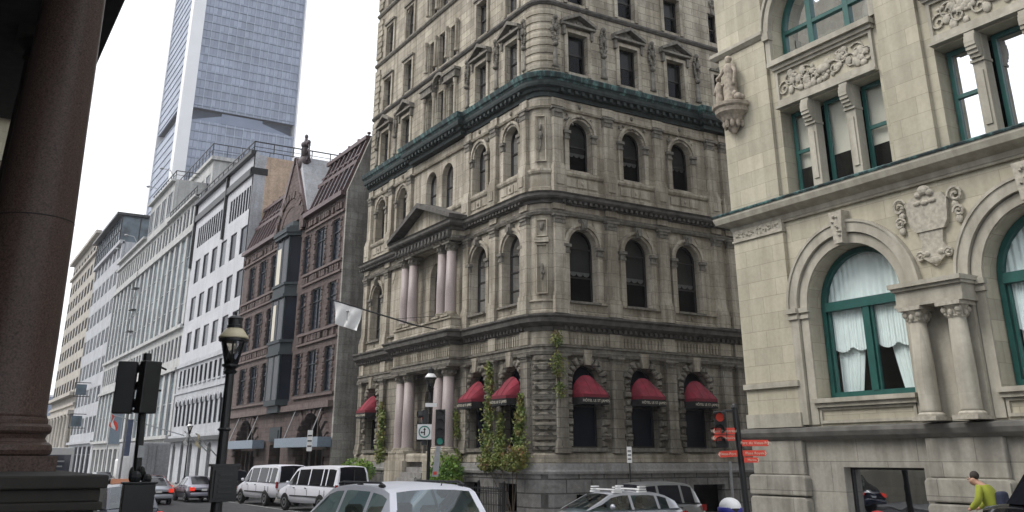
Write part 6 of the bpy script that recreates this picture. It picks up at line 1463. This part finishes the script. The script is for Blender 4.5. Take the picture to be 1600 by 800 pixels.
# ivy and shrubs
def ivy(label, fn, n, size):
    m = MB(); leaves(m, [fn() for _ in range(n)], size, rng); o = m.build('climbing_ivy', M['ivy'], None, loc=None); tag(o, label, 'ivy', None); return o
def clump(cs, n):
    P = []
    for _ in range(n):
        c = rng.choice(cs); d = Vector((rng.gauss(0,1),rng.gauss(0,1),rng.gauss(0,1))).normalized(); r = rng.uniform(.55,1.08); P.append((c[0]+d.x*c[3]*r, c[1]+d.y*c[3]*r, c[2]+d.z*c[4]*r))
    return P
def vine(F, path, wid, n, dep=.28):
    P = []
    for _ in range(n):
        t = rng.random()*(len(path)-1); i = min(int(t), len(path)-2); f = t-i; u = path[i][0]+(path[i+1][0]-path[i][0])*f; z = path[i][1]+(path[i+1][1]-path[i][1])*f
        w_ = (wid[i]+(wid[i+1]-wid[i])*f)*(.55+.45*math.sin(z*3.1+u*2)**2)
        if mnoise.noise(Vector((u*1.4,z*1.4,3.3))) > .35: continue
        P.append(F(u+rng.gauss(0,.85)*w_, z+rng.uniform(-.15,.15), rng.uniform(.22,dep+.15)))
    return P
FMh, FSh = FX(22), FY(33.8)
m = MB(); leaves(m, vine(FMh, [(38.0,2.2),(37.9,3.6),(37.7,5.2),(37.8,6.6)], [.55,.34,.28,.12], 1890), .105, rng); tag(m.build('climbing_ivy', M['ivy']), 'ivy column climbing the wall between the two awnings left of the hotel corner', 'ivy')
m = MB(); leaves(m, vine(FMh, [(36.9,2.3),(36.75,3.2),(36.7,4.3)], [.5,.3,.1], 1134)+vine(FMh, [(35.1,2.2),(35.15,3.6),(35.0,5.0)], [.6,.35,.1], 1386), .105, rng); tag(m.build('climbing_ivy', M['ivy']), 'ivy hanging round the awning window next to the hotel corner', 'ivy')
m = MB(); leaves(m, vine(FSh, [(22.75,5.0),(22.65,6.3),(22.6,7.6)], [.16,.3,.22], 1134), .08, rng); tag(m.build('climbing_ivy', M['ivy']), 'ivy patch high on the hotel corner under the lowest cornice', 'ivy')
m = MB(); leaves(m, vine(FMh, [(41.0,2.2),(40.9,3.2),(41.0,4.6)], [.4,.3,.1], 756), .105, rng); tag(m.build('climbing_ivy', M['ivy']), 'thin ivy on the hotel wall just right of the porch columns', 'ivy')
m = MB(); leaves(m, vine(FMh, [(50.0,2.3),(49.9,3.6),(50.0,5.4)], [.5,.35,.25], 1134), .105, rng); tag(m.build('climbing_ivy', M['ivy']), 'ivy beside the leftmost red awning of the hotel', 'ivy')
_st = [([(38.0,2.2),(37.9,3.6),(37.7,5.2),(37.8,6.6)],FMh),([(36.9,2.3),(36.75,3.2),(36.7,4.3)],FMh),([(22.75,5.0),(22.65,6.3),(22.6,7.6)],FSh),([(41.0,2.2),(40.9,3.2),(41.0,4.6)],FMh),([(50.0,2.3),(49.9,3.6),(50.0,5.4)],FMh)]
_iv = sorted([o for o in sc.objects if o.name.startswith('climbing_ivy')], key=lambda o: o.name)
for (pth_,F_s),o_ in zip(_st, _iv):
    for k_ in range(4):
        q = MB(); q.tube([F_s(u+rng.uniform(-.14,.14), z_, .225) for u,z_ in pth_]+[F_s(pth_[-1][0]+rng.uniform(-.3,.3), pth_[-1][1]+.5, .225)], .022, 5, .006); q.build('stem', M['bark'], o_)
def shrub(label, cs, n, mat, size=.1):
    c0 = cs[0]; H = empty('shrub', (c0[0],c0[1],.1), label=label, cat='shrub')
    m = MB(); leaves(m, clump(cs, n), size, rng); m.build('foliage', M[mat], H)
    m = MB()
    for c in cs: m.tube([(c0[0],c0[1],.1),((c0[0]+c[0])/2,(c0[1]+c[1])/2,c[2]*.5),(c[0],c[1],c[2])], .03, 5, .01)
    m.build('stem', M['bark'], H)
shrub('bright green bushy shrub in front of the hotel right of the porch', [(20.9,40.6,2.15,.7,.55),(20.9,39.8,1.9,.6,.5),(21.0,41.2,1.7,.6,.5),(20.8,40.2,1.4,.8,.5)], 3200, 'bush')
shrub('yellowing shrub spilling over the hotel base at the corner', [(21.4,35.2,2.3,.5,.4),(21.5,36.4,2.35,.5,.35),(21.3,34.6,2.5,.45,.5),(21.4,37.4,2.2,.4,.3)], 2400, 'bushb')
shrub('dark green shrub at the foot of the leftmost hotel awning window', [(20.8,51.2,2.0,.8,.5),(20.8,52.6,1.7,.8,.5),(20.8,49.9,1.8,.6,.5)], 2200, 'bush')
# flags and banners down the street
def hflag(label, x, y, z, w_, h, mats, name='flag'):
    H = empty(name, (x,y,z), label=label, cat='flag')
    m = MB(); m.tube([(22,y+.6,z-1.6),(x,y,z+.3)], .05, 6); m.build('flagpole', M['gframe'], H)
    for k,mt in enumerate(mats):
        q = MB(); a = w_*k/len(mats); b = w_*(k+1)/len(mats); v = []
        for i in range(5):
            for j in range(5): t = a+(b-a)*i/4; v.append((x+.3*t+.15*math.sin(t*3+j), y-.4+.1*math.cos(j), z+.3-.35*t-h*j/4))
        q.add(v, [(i*5+j,(i+1)*5+j,(i+1)*5+j+1,i*5+j+1) for i in range(4) for j in range(4)]); q.build('stripe', M[mt], H, smooth=True)
hflag('red and white maple flag hanging over the far sidewalk', 14.6, 98.0, 6.1, 2.0, 1.0, ['rsign','white','rsign'])
q = None
hflag('small white flag on a slanted staff in front of the white office building', 19.4, 88, 4.4, 1.0, .9, ['white']); hflag('small sand coloured flag beside the white one by the box truck', 19.8, 85.5, 4.2, 1.2, .9, ['lampcap'])
def banner(label, x, y, z0, z1, w_, mat):
    H = empty('banner', (x,y,0), label=label, cat='banner')
    m = MB(); m.tube([(x,y,0),(x,y,z1+.8)], .07, 8); m.tube([(x,y,z1),(x+w_,y,z1)], .03); m.build('pole', M['galv'], H); m = MB(); m.box(x+.08,x+w_,y-.01,y+.01,z0,z1); m.build('cloth', M[mat], H)
banner('tall blue and grey banner on a pole behind the traffic signal cabinet', 11.2, 68, 2.6, 4.9, .42, 'bsign')
banner('pale banner on a pole far along the far sidewalk', 18.0, 120, 4, 7.5, 1.2, 'greyblue')
for k,(y,z,l) in enumerate(((172,12,'upper'),(172,7,'lower'))):
    H = empty('projecting_sign', (20,y,z), label='dark framed projecting shop sign far down the street, %s one' % l, cat='sign'); m = MB(); m.box(19.4,21.9,y,y+.15,z,z+.12); m.box(19.4,21.9,y,y+.15,z+2.2,z+2.32); m.box(19.4,19.5,y,y+.15,z+.12,z+2.2); m.build('frame', M['dark'], H); m = MB(); m.box(19.7,21.3,y+.03,y+.1,z+.3,z+2.0); m.build('panel', M['glassb'], H)
#SECTION people
def skinned(name, nodes, edges, mat, parent, sub=2):
    me = bpy.data.meshes.new(name); me.from_pydata([n_[:3] for n_ in nodes], edges, []); o = bpy.data.objects.new(name, me); col.objects.link(o); o.parent = parent
    md = o.modifiers.new('skin','SKIN'); 
    if not me.skin_vertices: 
        bm = bmesh.new(); bm.from_mesh(me); bm.verts.layers.skin.verify(); bm.to_mesh(me); bm.free()
    for i,n_ in enumerate(nodes): me.skin_vertices[0].data[i].radius = (n_[3], n_[4] if len(n_) > 4 else n_[3])
    me.skin_vertices[0].data[0].use_root = True
    s = o.modifiers.new('sub','SUBSURF'); s.levels = sub; s.render_levels = sub; md.use_smooth_shade = True; me.materials.append(mat); return o
def person(label, loc, hd, shirt, lean=.0, hat=None, bald=False, bag=False, h=1.75):
    H = empty('person', loc, hd, label, 'person'); s = h/1.75; l = lean       # local +x is forward
    def n_(x,y,z,r,r2=None): return (x*s,y*s,z*s,r*s,(r2 or r)*s)
    N = [n_(0,0,.96,.13,.16),n_(.02+l*.3,0,1.12,.12,.15),n_(.04+l*.7,0,1.32,.13,.17),n_(.03+l*.9,0,1.41,.1,.11),n_(.04+l*1.1,0,1.47,.07),n_(.08+l*1.45,0,1.50,.105,.09),n_(.09+l*1.6,0,1.60,.155,.135),
         n_(.04+l*.8,.19,1.4,.06),n_(.08+l*.8,.25,1.14,.048),n_(.26+l*.9,.2,.98,.036),n_(.33+l*.9,.17,.97,.035,.02),
         n_(.04+l*.8,-.19,1.4,.06),n_(.08+l*.8,-.25,1.14,.048),n_(.26+l*.9,-.2,.98,.036),n_(.33+l*.9,-.17,.97,.035,.02),
         n_(.0,.1,.86,.095),n_(.06,.11,.48,.06),n_(-.02,.11,.1,.042),n_(.1,.12,.04,.04,.035),
         n_(.0,-.1,.86,.095),n_(.0,-.11,.48,.06),n_(-.14,-.11,.12,.042),n_(-.02,-.12,.04,.04,.035)]
    E = [(0,1),(1,2),(2,3),(3,4),(4,5),(5,6),(2,7),(7,8),(8,9),(9,10),(2,11),(11,12),(12,13),(13,14),(0,15),(15,16),(16,17),(17,18),(0,19),(19,20),(20,21),(21,22)]
    b = skinned('body', [(*q_[:3], q_[3]*(.7 if i_ in (0,1,2,15,19) else 1), q_[4]*(.7 if i_ in (0,1,2,15,19) else 1)) for i_,q_ in enumerate(N)], E, M['skin'], H)
    def grow(idx, edges, g, mat, nm):
        mp = {k:i for i,k in enumerate(idx)}; nodes = [(*N[k][:3], N[k][3]+g*s, N[k][4]+g*s) for k in idx]; return skinned(nm, nodes, [(mp[a],mp[b_]) for a,b_ in edges], mat, H)
    grow([2,1,0,3,7,8,9,11,12,13], [(0,1),(1,2),(2,3),(2,7),(7,8),(8,9),(2,11),(11,12),(12,13)], .03, M[shirt], 'jacket')
    grow([0,15,16,17,19,20,21], [(0,15),(15,16),(16,17),(0,19),(19,20),(20,21)], .028, M['navy'], 'trousers')
    hx, hz = (.085+l*1.57)*s, 1.60*s
    m = MB(); m.blobs([(hx+.1*s,0,hz-.03*s,.02,.014,.022),(hx+.02*s,.085*s,hz-.02*s,.02,.012,.03),(hx+.02*s,-.085*s,hz-.02*s,.02,.012,.03)]); 
    def addl(mb, nm, mat, smooth=True):
        me = bpy.data.meshes.new(nm); me.from_pydata(mb.v,[],mb.f); me.polygons.foreach_set('use_smooth',[smooth]*len(me.polygons)); me.materials.append(mat); o = bpy.data.objects.new(nm, me); col.objects.link(o); o.parent = H; return o
    addl(m, 'nose_and_ears', M['skin']); m = MB(); m.blobs([(hx+.085*s,.03*s,hz+.01*s,.01,.012,.008),(hx+.085*s,-.03*s,hz+.01*s,.01,.012,.008),(hx+.08*s,0,hz-.07*s,.012,.03,.008)]); addl(m, 'eyes_and_mouth', M['hair'])
    m = MB(); m.blobs([(hx-.05*s,0,hz+.04*s,.095*s,.095*s,.098*s)], 10); addl(m, 'hair', M['hair'])
    if hat:
        m = MB(); m.blobs([(hx-.01*s,0,hz+.06*s,.135*s,.12*s,.1*s)], 12); addl(m, 'helmet', M[hat[0]]); m = MB(); m.lathe((hx,0,hz+.0*s), [(.135*s,0),(.14*s,.015),(.14*s,.05*s),(.13*s,.06*s)], 20); addl(m, 'helmet_band', M[hat[1]])
    if bag: m = MB(); m.box(-.24*s,-.06*s,-.17*s,.17*s,.98*s,1.34*s); o = addl(m, 'backpack', M['navy'], False); bv = o.modifiers.new('b','BEVEL'); bv.width = .07; bv.segments = 3
    return H
person('man in a yellow green jersey with dark backpack walking past the pale stone building', (19.3,12.35,.5), R(100), 'yellow', .2, bag=True)
person('person in a red helmet, only the head showing below the shop window', (8.72,6.86,.34), R(60), 'navy', .05, hat=('redcap','redcap'), h=1.62)
person('person in a white helmet with blue band at the foot of the direction sign pole', (7.42,7.66,.43), R(75), 'yellow', .05, hat=('white','bluecap'), h=1.66)

# ---------------------------------------------------------------- shared groups of repeats
for o in sc.objects:
    if o.parent is None and 'category' in o and 'group' not in o:
        g_ = {'traffic light':'traffic lights at the crossing','street lamp':'street lamps along the kerbs','ivy':'climbing ivy on the hotel walls','shrub':'shrubs along the hotel base','flag':'flags hung along the far sidewalk','banner':'banners on poles down the street'}.get(o['category'])
        if o.name.startswith('parking_sign'): g_ = 'small plates on thin posts'
        if o.name.startswith('silver_sedan'): g_ = 'silver sedans waiting in the street'
        if o.name.startswith('distant_car'): g_ = 'cars far down the street'
        if o.name.startswith('distant_tower'): g_ = 'hazy blocks at the end of the street'
        if o.name.startswith('projecting_sign'): g_ = 'projecting shop signs down the street'
        if g_: o['group'] = g_
# ---------------------------------------------------------------- thin street haze
hm = bpy.data.materials.new('thin haze'); hm.use_nodes = True; ht = hm.node_tree; ht.nodes.remove(ht.nodes['Principled BSDF'])
pv = ht.nodes.new('ShaderNodeVolumePrincipled'); pv.inputs['Color'].default_value = (.92,.94,1,1); pv.inputs['Density'].default_value = .0003
ht.links.new(pv.outputs[0], ht.nodes['Material Output'].inputs['Volume'])
hb = MB(); hb.box(-120, 140, -60, 620, -1.5, 206); tag(hb.build('haze', hm), kind='stuff')
